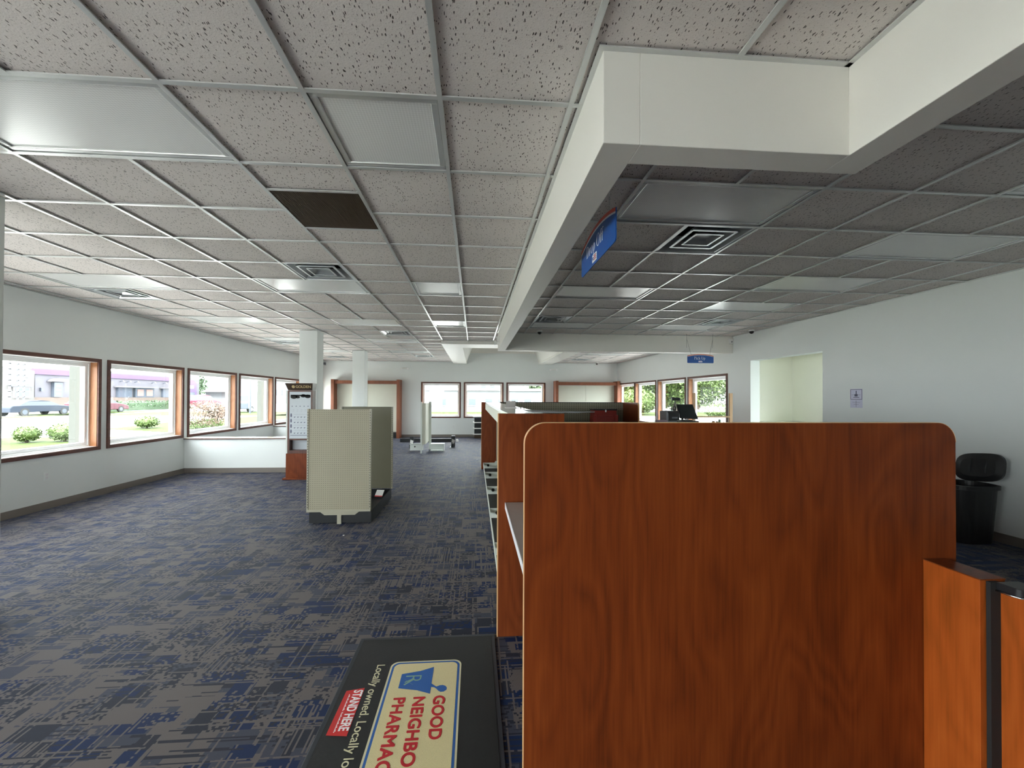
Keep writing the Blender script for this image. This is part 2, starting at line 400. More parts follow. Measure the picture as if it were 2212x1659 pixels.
def text_mesh(name, body, size, origin, right, up, mat, parent, depth=.0015, offset=0.0, sx=1.0, align='LEFT', spacing=1.0, bold=0.0):
    """lettering laid on a surface: right / up are world directions of the writing"""
    cu = bpy.data.curves.new(name, 'FONT'); cu.body = body; cu.size = size; cu.extrude = depth; cu.offset = offset
    cu.align_x = align; cu.space_character = spacing
    tmp = bpy.data.objects.new(name, cu); C.objects.link(tmp)
    bpy.context.view_layer.update()
    me = bpy.data.meshes.new_from_object(tmp.evaluated_get(bpy.context.evaluated_depsgraph_get()))
    bpy.data.objects.remove(tmp)
    R, U_ = Vector(right), Vector(up); N = R.cross(U_)
    off = root_of(parent) if parent else Vector((0, 0, 0))
    for vtx in me.vertices:
        p = Vector(origin) + R*(vtx.co.x*sx) + U_*vtx.co.y + N*vtx.co.z - off
        vtx.co = p
    if bold:   # heavier strokes: the outline swept by a small amount
        base = [v_.co.copy() for v_ in me.vertices]; polys = [tuple(p.vertices) for p in me.polygons]
        vs, fs = [], []
        for k in range(8):
            d = R*(bold*math.cos(PI*k/4)) + U_*(bold*math.sin(PI*k/4)) + N*(k*8e-5); n = len(vs)
            vs += [c+d for c in base]; fs += [tuple(i+n for i in p) for p in polys]
        me = bpy.data.meshes.new(name); me.from_pydata([tuple(v_) for v_ in vs], [], fs); me.update()
    me.materials.clear(); me.materials.append(M[mat])
    o = bpy.data.objects.new(name, me); C.objects.link(o)
    if parent: o.parent = parent
    return o

def serif_text(name, body, h, origin, right, up, mat, parent, thick=.002, track=.06):
    """old-style serif letters drawn from stems, bowls and serifs; h = cap height"""
    mb = MB(); R, U_ = Vector(right), Vector(up); N = R.cross(U_); O = Vector(origin)
    pen = [0.0]
    def put(poly):
        vs = [O + R*((pen[0]+x)*h) + U_*(y*h) for x, y in poly]; n = len(vs)
        mb.add(vs + [v_+N*thick for v_ in vs], [tuple(range(n)), tuple(range(2*n-1, n-1, -1))] + [(i, i+n, (i+1) % n+n, (i+1) % n) for i in range(n)])
    def rect(x0, x1, y0, y1): put([(x0,y0),(x1,y0),(x1,y1),(x0,y1)])
    def ring(cx, cy, rx, ry, tx, ty, a0=0, a1=360, n=20):
        for i in range(n):
            a, b = math.radians(a0+(a1-a0)*i/n), math.radians(a0+(a1-a0)*(i+1)/n)
            put([(cx+rx*math.cos(a), cy+ry*math.sin(a)), (cx+rx*math.cos(b), cy+ry*math.sin(b)),
                 (cx+(rx-tx)*math.cos(b), cy+(ry-ty)*math.sin(b)), (cx+(rx-tx)*math.cos(a), cy+(ry-ty)*math.sin(a))])
    xh = .64
    def stem(x, y0, y1, top=True, bot=True, w_=.12):
        rect(x, x+w_, y0, y1)
        if bot: rect(x-.07, x+w_+.07, y0, y0+.035)
        if top: rect(x-.07, x+.02, y1-.05, y1)
    for ch in body:
        if ch == 'D': stem(.07, 0, 1); ring(.17, .5, .55, .5, .13, .045, -90, 90); a = .76
        elif ch == 'O': ring(.42, .5, .42, .52, .13, .045); a = .86
        elif ch == 'P': stem(.07, 0, 1); ring(.17, .74, .40, .26, .12, .045, -90, 90); a = .6
        elif ch == 'U': stem(.07, .35, 1, True, False); ring(.37, .36, .30, .37, .11, .06, 180, 360); rect(.61, .67, .35, 1); rect(.54, .74, .965, 1); a = .8
        elif ch == 'r': stem(.06, 0, xh); ring(.27, xh-.16, .17, .17, .06, .07, 30, 150, 8); a = .42
        elif ch == 'o': ring(.28, xh/2, .28, xh/2+.02, .11, .04); a = .58
        elif ch == 'p': stem(.06, -.32, xh); ring(.22, xh/2, .30, xh/2+.02, .11, .04, -110, 110); a = .58
        elif ch == 'f': stem(.10, 0, .82, False); ring(.30, .82, .20, .22, .10, .07, 40, 180, 10); rect(-.02, .33, xh-.05, xh); a = .34
        elif ch == 'i': stem(.06, 0, xh); ring(.12, .88, .07, .07, .069, .069, 0, 360, 10); a = .27
        elif ch == 'c': ring(.27, xh/2, .27, xh/2+.02, .11, .05, 45, 315, 16); a = .5
        elif ch == 'k':
            stem(.06, 0, 1); put([(.17,.26),(.40,xh),(.48,xh),(.24,.26)]); put([(.22,.36),(.42,0),(.56,0),(.31,.42)]); a = .57
        else: a = .22
        pen[0] += a+track
    return mb.build(name, mat, parent)

# ------------------------------------------------------------------ room shell
XL, XR, YB, YR, CE = -5.82, 5.72, 15.92, -4.0, 2.92
GX, GY, T = -.166, 3.0825, .61
WZ0, WZ1 = .715, 2.12

def wall_with_holes(name, along, fixed0, fixed1, a0, a1, z0, z1, holes, mat='wall'):
    """along 'Y': wall on x=const. holes: (a0,a1,z0,z1), same z range per hole not required"""
    mb = MB()
    def b(p0, p1, q0, q1):
        if p1-p0 < 1e-4 or q1-q0 < 1e-4: return
        if along == 'Y': mb.box(fixed0, fixed1, p0, p1, q0, q1)
        else: mb.box(p0, p1, fixed0, fixed1, q0, q1)
    cur = a0
    for h in sorted(holes):
        b(cur, h[0], z0, z1); b(h[0], h[1], z0, h[2]); b(h[0], h[1], h[3], z1); cur = h[1]
    b(cur, a1, z0, z1)
    return struct(mb.build(name, mat))

floor = MB().box(XL-.2, XR+.2, YR-.2, YB+.2, -.12, 0).box(XR+.2, 7.75, 5.4, 8.9, -.12, 0).build('floor', 'carpet'); struct(floor)

LW = [(5.065+1.81*k, 6.765+1.81*k) for k in range(-2, 6)]
LS_ADDED = [(-3.7, -1.35), (-1.15, 1.2)]   # tall panes beside and behind the camera, added out of view for more daylight
RWn = [(14.13, 15.83), (12.42, 14.11), (10.62, 12.32), (8.80, 10.52)]
BW = [(-2.07, -.53), (-.42, 1.14), (1.25, 2.80)]
tw = .045   # visible trim width; opening starts inside it
lh = [(a+tw, b-tw, WZ0+tw, WZ1-tw) for a, b in LW] + [(a, b, .2, 2.6) for a, b in LS_ADDED]
wall_with_holes('wall_left', 'Y', XL-.22, XL, YR-.2, YB+.2, -.1, CE+.36, lh)
rh = [(a+tw, b-tw, WZ0+tw, WZ1-tw) for a, b in RWn if b-a > 1.6] + [(6.29, 8.04, 0, 2.34)]
wall_with_holes('wall_right', 'Y', XR, XR+.2, YR-.2, YB+.2, -.1, CE+.36, rh)
bh = [(a+tw, b-tw, WZ0+tw+.03, WZ1-tw+.02) for a, b in BW]
# the back wall rises into the vaulted coffer
wb = wall_with_holes('wall_back', 'X', YB, YB+.2, XL-.22, XR+.2, -.1, CE+.36, bh)
RWIN_ADDED = [(-5.2, -2.6)]  # unseen rear window, added to bring more daylight into the room
wall_with_holes('wall_rear', 'X', YR-.2, YR, XL-.22, XR+.2, -.1, CE+.36, [(a, b, .3, 2.5) for a, b in RWIN_ADDED])

wcount = [0]
def window(side, a0, a1, z0, z1, depth=.2):
    """side: 'L','R','B','S'; trim sits on the wall face, then wooden jamb, white frame and pane"""
    wcount[0] += 1
    face = {'L': XL, 'R': XR, 'B': YB, 'S': YR}[side]
    sgn = {'L': -1, 'R': 1, 'B': 1, 'S': -1}[side]      # outward direction
    def ring(mb, a0, a1, z0, z1, w_, d0, d1):
        for (p0, p1, q0, q1) in ((a0, a1, z1-w_, z1), (a0, a1, z0, z0+w_), (a0, a0+w_, z0+w_, z1-w_), (a1-w_, a1, z0+w_, z1-w_)):
            if side in 'LR': mb.box(face+sgn*d0, face+sgn*d1, p0, p1, q0, q1)
            else: mb.box(p0, p1, face+sgn*d0, face+sgn*d1, q0, q1)
        return mb
    mid = (a0+a1)/2
    root = thing('window_%d' % wcount[0], '', 'window', (face, mid, z0) if side in 'LR' else (mid, face, z0))
    del root['label']; del root['category']; root['kind'] = 'structure'
    ring(MB(), a0, a1, z0, z1, tw+.006, -.018, 0).build('window_trim', 'trimwood', root)
    for p in (a0+tw, a1-tw-.012):
        (box(face, face+sgn*.0999, p, p+.012, z0+tw, z1-tw) if side in 'LR' else box(p, p+.012, face, face+sgn*.0999, z0+tw, z1-tw)).build('jamb', 'jambwood', root)
    for nm, q in (('sill', z0+tw), ('head', z1-tw-.012)):
        (box(face, face+sgn*.0999, a0+tw+.012, a1-tw-.012, q, q+.012) if side in 'LR' else box(a0+tw+.012, a1-tw-.012, face, face+sgn*.0999, q, q+.012)).build(nm, 'vinyl', root)
    ring(MB(), a0+tw+.0005, a1-tw-.0005, z0+tw+.0005, z1-tw-.0005, .035, .10, .15).build('window_frame', 'vinyl', root)
    ring(MB(), a0+tw+.035, a1-tw-.035, z0+tw+.035, z1-tw-.035, .045, .115, .185).build('sash', 'vinyl', root)
    e = tw+.078; g = MB()
    if side in 'LR': g.box(face+sgn*.145, face+sgn*.150, a0+e, a1-e, z0+e, z1-e)
    else: g.box(a0+e, a1-e, face+sgn*.145, face+sgn*.150, z0+e, z1-e)
    g.build('pane', 'glass', root)
    rot = {'L': (0, -PI/2, 0), 'R': (0, PI/2, 0), 'B': (PI/2, 0, PI), 'S': (PI/2, 0, 0)}[side]
    # portal normal (-Z of the lamp) points into the room
    rot = {'L': (PI/2, 0, -PI/2), 'R': (PI/2, 0, PI/2), 'B': (PI/2, 0, PI), 'S': (PI/2, 0, 0)}[side]
    # lamp looks along local -Z; with rx=90deg that is +Y for rz=0
    loc = {'L': (XL-.21, mid, (z0+z1)/2), 'R': (XR+.21, mid, (z0+z1)/2), 'B': (mid, YB+.21, (z0+z1)/2), 'S': (mid, YR-.21, (z0+z1)/2)}[side]
    portal('daylight_guide', loc, rot, a1-a0-.02, z1-z0-.02)
    return root
for a, b in LW: window('L', a, b, WZ0, WZ1)
for a, b in RWn: window('R', a, b, WZ0, WZ1)
for a, b in BW: window('B', a, b, WZ0+.03, WZ1+.02)
for a, b in LS_ADDED: window('L', a-tw, b+tw, .2-tw, 2.6+tw)
for a, b in RWIN_ADDED: window('S', a-tw, b+tw, .3-tw, 2.5+tw)

# alcove room behind the right wall
mb = MB()
mb.box(XR+.2, 7.6, 8.6, 8.75, 0, 2.65)
mb.box(XR+.2, 7.6, 5.45, 5.6, 0, 2.65)
mb.box(XR+.2, 7.6, 5.6, 8.6, 2.5, 2.65)
struct(mb.build('wall_alcove', 'alcove'))
mb = MB(); mb.box(7.1, 7.25, 5.6, 5.8, 0, 2.5).box(7.1, 7.25, 7.3, 8.6, 0, 2.5).box(7.1, 7.25, 5.8, 7.3, 0, .3).box(7.1, 7.25, 5.8, 7.3, 2.4, 2.5)
struct(mb.build('wall_alcove_side', 'alcove'))
o = box(7.15, 7.156, 5.8, 7.3, .3, 2.4).build('window_alcove_pane', 'glass'); struct(o)  # pane of a hidden window added to let daylight into the recess
portal('daylight_guide', (7.27, 6.55, 1.35), (PI/2, 0, PI/2), 1.5, 2.1)
tag(box(XR+.21, 7.09, 8.18, 8.595, 1.01, 1.05).build('alcove_counter', 'whitetop'), 'white counter top inside the lit recess of the right wall', 'counter')

# baseboards
struct(box(XL, XL+.012, YR, YB, 0, .10).build('baseboard_left', 'base', bevel=.003))
mb = MB().box(XL+.012, XR, YB-.012, YB, 0, .10); struct(mb.build('baseboard_back', 'base', bevel=.003))
mb = MB().box(XR-.012, XR, YR, 6.29, 0, .10).box(XR-.012, XR, 8.04, YB-.012, 0, .10); struct(mb.build('baseboard_right', 'base', bevel=.003))

# knee walls with caps
def knee(y, n):
    k = MB().box(XL, -3.62, y, y+.14, 0, .69); k = k.build('wall_knee_%d' % n, 'wall'); struct(k)
    struct(box(XL, -3.60, y-.03, y+.17, .69, .715).build('trim_knee_cap_%d' % n, 'whitetop', bevel=.006))
    struct(box(XL, -3.60, y-.034, y-.03, .682, .700).build('trim_knee_edge_%d' % n, 'trimwood'))
    struct(box(XL+.012, -3.62, y-.012, y, 0, .10).build('baseboard_knee_%d' % n, 'base', bevel=.003))
knee(8.62, 1); knee(12.25, 2)

# ------------------------------------------------------------------ ceiling
LIGHTS = [(-4,-2,2,'large off ceiling light panel nearest the camera, at the upper left edge'),
 (-8,3,2,'off ceiling light panel beside the left wall, just in front of a square air vent'),
 (-4,3,2,'off ceiling light panel touching the square air vent in mid ceiling'),
 (-8,7,2,'off ceiling light panel second along the left wall'),
 (-4,7,2,'off ceiling light panel third in the middle row of the open hall'),
 (-8,11,2,'off ceiling light panel third along the left wall, behind the first column'),
 (-4,11,2,'off ceiling light panel fourth in the middle row, beyond a square air vent'),
 (-4,15,2,'off ceiling light panel last in the middle row, near the back wall'),
 (-8,15,2,'off ceiling light panel last along the left wall, near the back corner'),
 (-1,-2,1,'small square off ceiling light nearest the camera'),
 (-1,3,1,'small square off ceiling light second in the row beside the long bulkhead'),
 (-1,7,1,'small square off ceiling light farthest along the long bulkhead'),
 (2,-1,2,'dim ceiling light panel just inside the corner of the bulkhead, above the hanging blue sign'),
 (2,3,2,'ceiling light panel in the dark ceiling, level with the foot of the blue sign'),
 (2,7,2,'ceiling light panel beyond a vent at the far left of the dark ceiling'),
 (6,-2,2,'ceiling light panel cut by the right edge of the photo'),
 (6,0,2,'large ceiling light panel nearest in the right row of the dark ceiling'),
 (6,2,2,'ceiling light panel second in the right row of the dark ceiling'),
 (6,4,2,'brightest ceiling light panel third in the right row of the dark ceiling'),
 (6,7,2,'ceiling light panel last in the right row, left of a vent'),
 (6,15,2,'ceiling light panel beyond the far bulkhead at the back right'),
 (2,-6,2,'ceiling light panel behind the camera over the counter'),
 (-4,-6,2,'ceiling light panel behind the camera in the open hall')]
VENTS = [(-3,2,'square air vent in mid ceiling touching the front of a light panel'),
 (-8,4,'square air vent beside the left wall behind a light panel'),
 (-3,9,'square air vent in the middle row between two light panels'),
 (-3,17,'square air vent farthest away, left of the vaulted recess'),
 (-8,12,'square air vent left of the first column'),
 (-8,18,'square air vent at the back left corner above the cream cabinet'),
 (3,0,'large square air vent directly behind the dim light panel in the dark ceiling'),
 (2,6,'square air vent at the far left of the dark ceiling beside the long bulkhead'),
 (7,6,'square air vent near the right wall at the far end of the dark ceiling'),
 (6,18,'square air vent beyond the far bulkhead close to the back wall')]
CVX0, CVX1, CVY0 = -.82, 3.04, 10.0     # vaulted coffer ring, outer edge
def clipcells():
    xs = [XL] + [GX+T*i for i in range(-12, 14) if XL+.03 < GX+T*i < XR-.03] + [XR]
    ys = [YR] + [GY+T*j for j in range(-14, 30) if YR+.03 < GY+T*j < YB-.03] + [YB]
    return xs, ys
xs, ys = clipcells()
def skip(xa, xb, ya, yb):
    xc, yc = (xa+xb)/2, (ya+yb)/2
    for (i, j, n, _) in LIGHTS:
        if GX+T*i < xc < GX+T*(i+n) and GY+T*j < yc < GY+T*(j+1): return True
    for (i, j, _) in VENTS:
        if GX+T*i < xc < GX+T*(i+1) and GY+T*j < yc < GY+T*(j+1): return True
    if GX-2*T < xc < GX-T and GY-.5*T < yc < GY+.5*T: return True
    return False
mb = MB(); ZT = CE+.014
ys2 = sorted(set(ys))
def put_tile(xa, xb, ya, yb):
    # cut away the coffer opening
    if xb > CVX0 and xa < CVX1 and yb > CVY0:
        if ya < CVY0: put_raw(xa, xb, ya, CVY0); ya = CVY0
        if xa < CVX0: put_raw(xa, CVX0, ya, yb)
        if xb > CVX1: put_raw(CVX1, xb, ya, yb)
        return
    put_raw(xa, xb, ya, yb)
def put_raw(xa, xb, ya, yb):
    j = [random.uniform(-.0025, .0025) for _ in range(4)]
    z = ZT
    mb.box(xa+.001, xb-.001, ya+.001, yb-.001, z, z+.016)
for xa, xb in zip(xs, xs[1:]):
    for ya, yb in zip(ys, ys[1:]):
        if GX-2*T-.01 < xa and xb < GX-T+.01:
            # column holding the return grille set half a tile off the grid
            g0, g1 = GY-.5*T, GY+.5*T
            if ya < g0 < yb: put_tile(xa, xb, ya, g0); continue
            if ya < g1 < yb: put_tile(xa, xb, g1, yb); continue
        if skip(xa, xb, ya, yb): continue
        put_tile(xa, xb, ya, yb)
ceil = mb.build('ceiling', 'tile'); struct(ceil)
mb = MB(); hw = .012
def inside_coffer(x, y): return CVX0 < x < CVX1 and y > CVY0
for x in xs[1:-1]:
    y1 = CVY0 if CVX0 < x < CVX1 else YB
    cuts = sorted((GY+T*j, GY+T*(j+1)) for (i, j, n, _) in LIGHTS if n == 2 and abs(GX+T*(i+1)-x) < .01)
    cur = YR
    for a, b in cuts + [(y1, y1)]:
        if min(a, y1)-cur > .05: mb.box(x-hw, x+hw, cur, min(a, y1), CE, CE+.006); mb.box(x-.002, x+.002, cur, min(a, y1), CE+.006, CE+.03)
        cur = b
for y in ys[1:-1]:
    segs = [(XL, XR)]
    if y > CVY0: segs = [(XL, CVX0), (CVX1, XR)]
    if abs(y-GY) < .01: segs = [(XL, GX-2*T), (GX-T, XR)]
    for a, b in segs: mb.box(a, b, y-hw, y+hw, CE+.0005, CE+.0062); mb.box(a, b, y-.002, y+.002, CE+.006, CE+.03)
for y in (GY-.5*T, GY+.5*T): mb.box(GX-2*T, GX-T, y-hw, y+hw, CE+.0005, CE+.006)
# wall angle
mb.box(XL, XL+.02, YR, YB, CE+.001, CE+.005).box(XR-.02, XR, YR, YB, CE+.001, CE+.005).box(XL, CVX0, YB-.02, YB, CE+.001, CE+.005).box(CVX1, XR, YB-.02, YB, CE+.001, CE+.005)
# angle beside the bulkhead
mb.box(.478, .5, 1.556, 8.6, CE+.001, CE+.006).box(.478, 1.535, 1.534, 1.556, CE+.001, CE+.006).box(1.513, 1.535, YR, 1.556, CE+.001, CE+.006)
g_ = mb.build('ceiling_grid', 'metalgrid', ceil, local=True)
struct(box(XL-.2, XR+.2, YR-.2, CVY0-.05, CE+.34, CE+.36).box(XL-.2, CVX0-.06, CVY0-.05, YB+.2, CE+.34, CE+.36).box(CVX1+.06, XR+.2, CVY0-.05, YB+.2, CE+.34, CE+.36).build('ceiling_deck', 'dark'))
struct(MB().box(CVX0-.06, CVX1+.06, CVY0-.1, YB+.2, 4.0, 4.05).box(CVX0-.08, CVX0-.05, CVY0-.1, YB+.2, CE+.341, 4.0).box(CVX1+.05, CVX1+.08, CVY0-.1, YB+.2, CE+.341, 4.0).box(CVX0-.05, CVX1+.05, CVY0-.1, CVY0-.06, CE+.341, 4.0).build('ceiling_coffer_deck', 'soffit'))

for (i, j, n, lab) in LIGHTS:
    x0, y0 = GX+T*i, GY+T*j; x1, y1 = x0+n*T, y0+T
    cx, cy = (x0+x1)/2, (y0+y1)/2
    root = thing('ceiling_light', lab, 'ceiling light', (cx, cy, CE+.007), group='flat lensed ceiling lights set in the tile grid')
    f = MB(); a = .013; z0, z1 = CE+.007, CE+.022; wd = .034
    f.box(x0+a, x1-a, y0+a, y0+a+wd, z0, z1).box(x0+a, x1-a, y1-a-wd, y1-a, z0, z1).box(x0+a, x0+a+wd, y0+a+wd, y1-a-wd, z0, z1).box(x1-a-wd, x1-a, y0+a+wd, y1-a-wd, z0, z1)
    f.build('frame', 'lightframe', root, bevel=.004)
    box(x0+a+wd, x1-a-wd, y0+a+wd, y1-a-wd, CE+.016, CE+.024).build('lens', 'lens', root)
    box(x0+.012, x1-.012, y0+.012, y1-.012, CE+.026, CE+.09).build('housing', 'lightframe', root)

for (i, j, lab) in VENTS:
    x0, y0 = GX+T*i, GY+T*j; cx, cy = x0+T/2, y0+T/2
    root = thing('air_vent', lab, 'ceiling vent', (cx, cy, CE+.007), group='square louvred air vents in the ceiling')
    def frus(mb, r0, z0, r1, z1, th=.004):
        A_ = [(cx-r0, cy-r0), (cx+r0, cy-r0), (cx+r0, cy+r0), (cx-r0, cy+r0)]
        B_ = [(cx-r1, cy-r1), (cx+r1, cy-r1), (cx+r1, cy+r1), (cx-r1, cy+r1)]
        for k in range(4):
            a, b, c_, d_ = A_[k], A_[(k+1) % 4], B_[(k+1) % 4], B_[k]
            mb.add([(*a, z0), (*b, z0), (*c_, z1), (*d_, z1), (*a, z0+th), (*b, z0+th), (*c_, z1+th), (*d_, z1+th)],
                   [(0,1,2,3),(7,6,5,4),(0,4,5,1),(1,5,6,2),(2,6,7,3),(3,7,4,0)])
    mb = MB(); h = T/2-.013
    for (p0, p1, q0, q1) in ((cx-h, cx+h, cy-h, cy-h+.022), (cx-h, cx+h, cy+h-.022, cy+h), (cx-h, cx-h+.022, cy-h+.022, cy+h-.022), (cx+h-.022, cx+h, cy-h+.022, cy+h-.022)):
        mb.box(p0, p1, q0, q1, CE+.007, CE+.012)
    frus(mb, h-.022, CE+.008, .16, CE+.10)
    mb.build('frame', 'diffmetal', root)
    mb = MB(); frus(mb, .205, CE+.010, .15, CE+.055)
    for k in (-1, 1): mb.box(cx+k*.19-.012, cx+k*.19+.012, cy-.19, cy+.19, CE+.0085, CE+.0115); mb.box(cx-.19, cx+.19, cy+k*.19-.012, cy+k*.19+.012, CE+.0086, CE+.0116)
    mb.build('louvre', 'diffmetal', root)
    mb = MB(); frus(mb, .125, CE+.012, .075, CE+.045); mb.box(cx-.075, cx+.075, cy-.075, cy+.075, CE+.045, CE+.048)
    for k in (-1, 1): mb.box(cx+k*.117-.009, cx+k*.117+.009, cy-.12, cy+.12, CE+.0085, CE+.0115); mb.box(cx-.12, cx+.12, cy+k*.117-.009, cy+k*.117+.009, CE+.0086, CE+.0116)
    mb.build('louvre', 'diffmetal', root)
    MB().lathe([(.11, 0), (.11, .2)], (cx, cy+.02, CE+.10), 24, cap=False).lathe([(.115, .19), (.115, .2)], (cx, cy+.02, CE+.10), 24).build('duct', 'dark', root)

# return air grille, half a tile off the grid
gx0, gx1, gy0, gy1 = GX-2*T+.013, GX-T-.013, GY-.5*T+.013, GY+.5*T-.013
root = thing('return_grille', 'dark brown egg-crate return air grille in the ceiling', 'ceiling grille', ((gx0+gx1)/2, (gy0+gy1)/2, CE+.002))
mb = MB(); n = 44
for k in range(n+1):
    x = gx0+(gx1-gx0)*k/n; mb.box(x-.0009, x+.0009, gy0, gy1, CE+.003, CE+.016)
for k in range(n+1):
    y = gy0+(gy1-gy0)*k/n; mb.box(gx0, gx1, y-.0009, y+.0009, CE+.0032, CE+.016)
mb.build('egg_crate', 'grille', root)
box(gx0, gx1, gy0, gy1, CE+.12, CE+.13).box(gx0-.01, gx0, gy0, gy1, CE+.017, CE+.13).box(gx1, gx1+.01, gy0, gy1, CE+.017, CE+.13).box(gx0, gx1, gy0-.01, gy0, CE+.017, CE+.13).box(gx0, gx1, gy1, gy1+.01, CE+.017, CE+.13).build('plenum_box', 'dark', root)

# bulkhead
BZ = 2.556
mb = MB()
mb.box(.5, .65, 1.556, 8.77, BZ, CE+.3)
mb.box(.65, 1.535, 1.556, 1.69, BZ, CE+.3)
mb.box(1.535, 1.69, YR, 1.69, BZ, CE+.3)
mb.box(.65, XR, 8.62, 8.77, BZ, CE+.3)
struct(mb.build('ceiling_bulkhead', 'soffit', bevel=.003))
# vaulted coffer
RX0, RX1, RY0, RZ = -.31, 2.52, 10.75, 2.855
mb = MB()
mb.box(CVX0, CVX1, CVY0, RY0, RZ, CE+.05)
mb.box(CVX0, RX0, RY0, YB, RZ, CE+.05)
mb.box(RX1, CVX1, RY0, YB, RZ, CE+.05)
struct(mb.build('ceiling_coffer_ring', 'soffit', bevel=.004))
H2 = 3.95
mb = MB()
k = .42
mb.add([(RX0, RY0, CE), (RX0, YB, CE), (RX0+k, YB, H2), (RX0+k, RY0+k, H2), (RX0-.03, RY0, CE), (RX0-.03, YB, CE), (RX0+k-.03, YB, H2), (RX0+k-.03, RY0+k, H2)],
       [(0,3,2,1),(4,5,6,7),(0,1,5,4),(1,2,6,5),(2,3,7,6),(3,0,4,7)])
mb.add([(RX1, RY0, CE), (RX1, YB, CE), (RX1-k, YB, H2), (RX1-k, RY0+k, H2), (RX1+.03, RY0, CE), (RX1+.03, YB, CE), (RX1-k+.03, YB, H2), (RX1-k+.03, RY0+k, H2)],
       [(0,1,2,3),(7,6,5,4),(0,4,5,1),(1,5,6,2),(2,6,7,3),(3,7,4,0)])
mb.add([(RX0, RY0, CE), (RX1, RY0, CE), (RX1-k, RY0+k, H2), (RX0+k, RY0+k, H2), (RX0, RY0-.03, CE), (RX1, RY0-.03, CE), (RX1-k, RY0+k-.03, H2), (RX0+k, RY0+k-.03, H2)],
       [(0,1,2,3),(7,6,5,4),(0,4,5,1),(1,5,6,2),(2,6,7,3),(3,7,4,0)])
mb.box(RX0-.4, RX1+.4, YB, YB+.15, CE+.361, H2+.05)
mb.box(RX0-.03, RX1+.03, RY0, YB+.15, H2, H2+.05)
struct(mb.build('ceiling_coffer', 'soffit'))

# columns
for (y, lab) in ((2.695, 'white square column at the left edge of the photo, nearest the camera'), (8.62, 'white square column rising behind the sunglasses display'), (12.25, 'white square column farthest back, behind the pegboard unit')):
    o = box(-3.60, -3.24, y, y+.34, 0, CE-.001).build('column', 'wall', bevel=.006); tag(o, lab, 'column', 'square columns along the left aisle')


# ------------------------------------------------------------------ foreground workstation
def rrect(x0, x1, z0, z1, r, corners=('tl', 'tr'), n=10):
    pts = []
    def arc(cx, cy, a0, a1):
        for i in range(n+1):
            a = math.radians(a0+(a1-a0)*i/n); pts.append((cx+r*math.cos(a), cy+r*math.sin(a)))
    if 'br' in corners: arc(x1-r, z0+r, 270, 360)
    else: pts.append((x1, z0))
    if 'tr' in corners: arc(x1-r, z1-r, 0, 90)
    else: pts.append((x1, z1))
    if 'tl' in corners: arc(x0+r, z1-r, 90, 180)
    else: pts.append((x0, z1))
    if 'bl' in corners: arc(x0+r, z0+r, 180, 270)
    else: pts.append((x0, z0))
    return pts
def band(mb, poly, a, b, th, axis='Y', closed=False):
    """thin strip following an outline (edge banding)"""
    n = len(poly)
    for i in range(n-1):
        p, q = Vector(poly[i]), Vector(poly[i+1]); d = (q-p)
        if d.length < 1e-6: continue
        nn = Vector((d.y, -d.x)).normalized()*th
        mb.prism([tuple(p), tuple(q), tuple(q+nn), tuple(p+nn)], a, b, axis)

root = thing('privacy_panel', 'large cherry wood panel with rounded top corners and pale edge filling the right foreground', 'panel', (1.12, 1.595, 0))
pp = rrect(.198, 2.038, 0, 1.452, .082)
MB().prism(pp, 1.582, 1.608).build('panel', 'cherry', root)
mb = MB(); band(mb, pp[1:], 1.5818, 1.6082, .0022); mb.build('edge_band', 'edge', root)

root = thing('worktop', 'grey laminate work shelf with pale edge between the big panel and the display counter', 'worktop', (1.1, 2.1, 0))
box(.204, 2.0, 1.612, 2.628, .834, .872).build('top', 'laminate', root, bevel=.002)
box(.200, .204, 1.612, 2.628, .833, .8725).build('edge_band', 'lamedge', root)
box(1.96, 1.985, 1.62, 2.62, 0, .834).build('support_panel', 'cherry', root)
box(.62, 1.96, 2.598, 2.62, 0, .834).build('back_panel', 'cherry', root)

# ------------------------------------------------------------------ display counter with gondola base
root = thing('display_counter', 'long counter with cherry end panels, glossy white top and empty shelf bases', 'counter', (.38, 5.7, 0))
box(.158, .592, 2.64, 2.668, 0, 1.447).build('end_panel', 'cherry2', root, bevel=.0015)
box(.152, .158, 2.6395, 2.6685, 0, 1.447).build('edge_band', 'edge', root)
box(.155, .55, 8.80, 8.828, 0, 1.447).build('end_panel', 'cherry2', root, bevel=.0015)
box(.150, .155, 8.7995, 8.8285, 0, 1.447).build('edge_band', 'edge', root)
box(.236, .52, 2.668, 8.80, 1.415, 1.440).build('top', 'whitetop', root)
box(.236, .250, 2.668, 8.80, 1.295, 1.4145).build('fascia', 'creampanel', root)
box(.50, .52, 2.668, 8.80, 0, 1.4145).build('back_panel', 'cream', root)
ys_b = [2.72, 3.96, 5.18, 6.45, 7.70, 8.78]
for a, b in zip(ys_b, ys_b[1:]):
    box(.192, .203, a+.004, b-.004, .095, .142).build('base_rail', 'palesteel', root, bevel=.002)
    box(.212, .477, a+.01, b-.01, .012, .02).build('base_deck', 'dark', root)
for y in ys_b:
    br = MB().prism([(.203, .02), (.50, .02), (.50, .18), (.46, .18), (.44, .142), (.203, .142)], y-.012, y-.004).box(.203, .44, y-.022, y-.002, .134, .142)
    o = br.build('base_bracket', 'palesteel', root)
    MB().lathe([(.026, 0), (.026, .004)], (.30, y-.0165, .085), 16, 'Y').build('bracket_hole', 'dark', o)
    box(.478, .50, y-.02, y+.02, .18, 1.30).build('upright', 'cream', root)
box(.26, .33, 7.9, 7.905, .02, .10).build('price_tag', 'white', root)
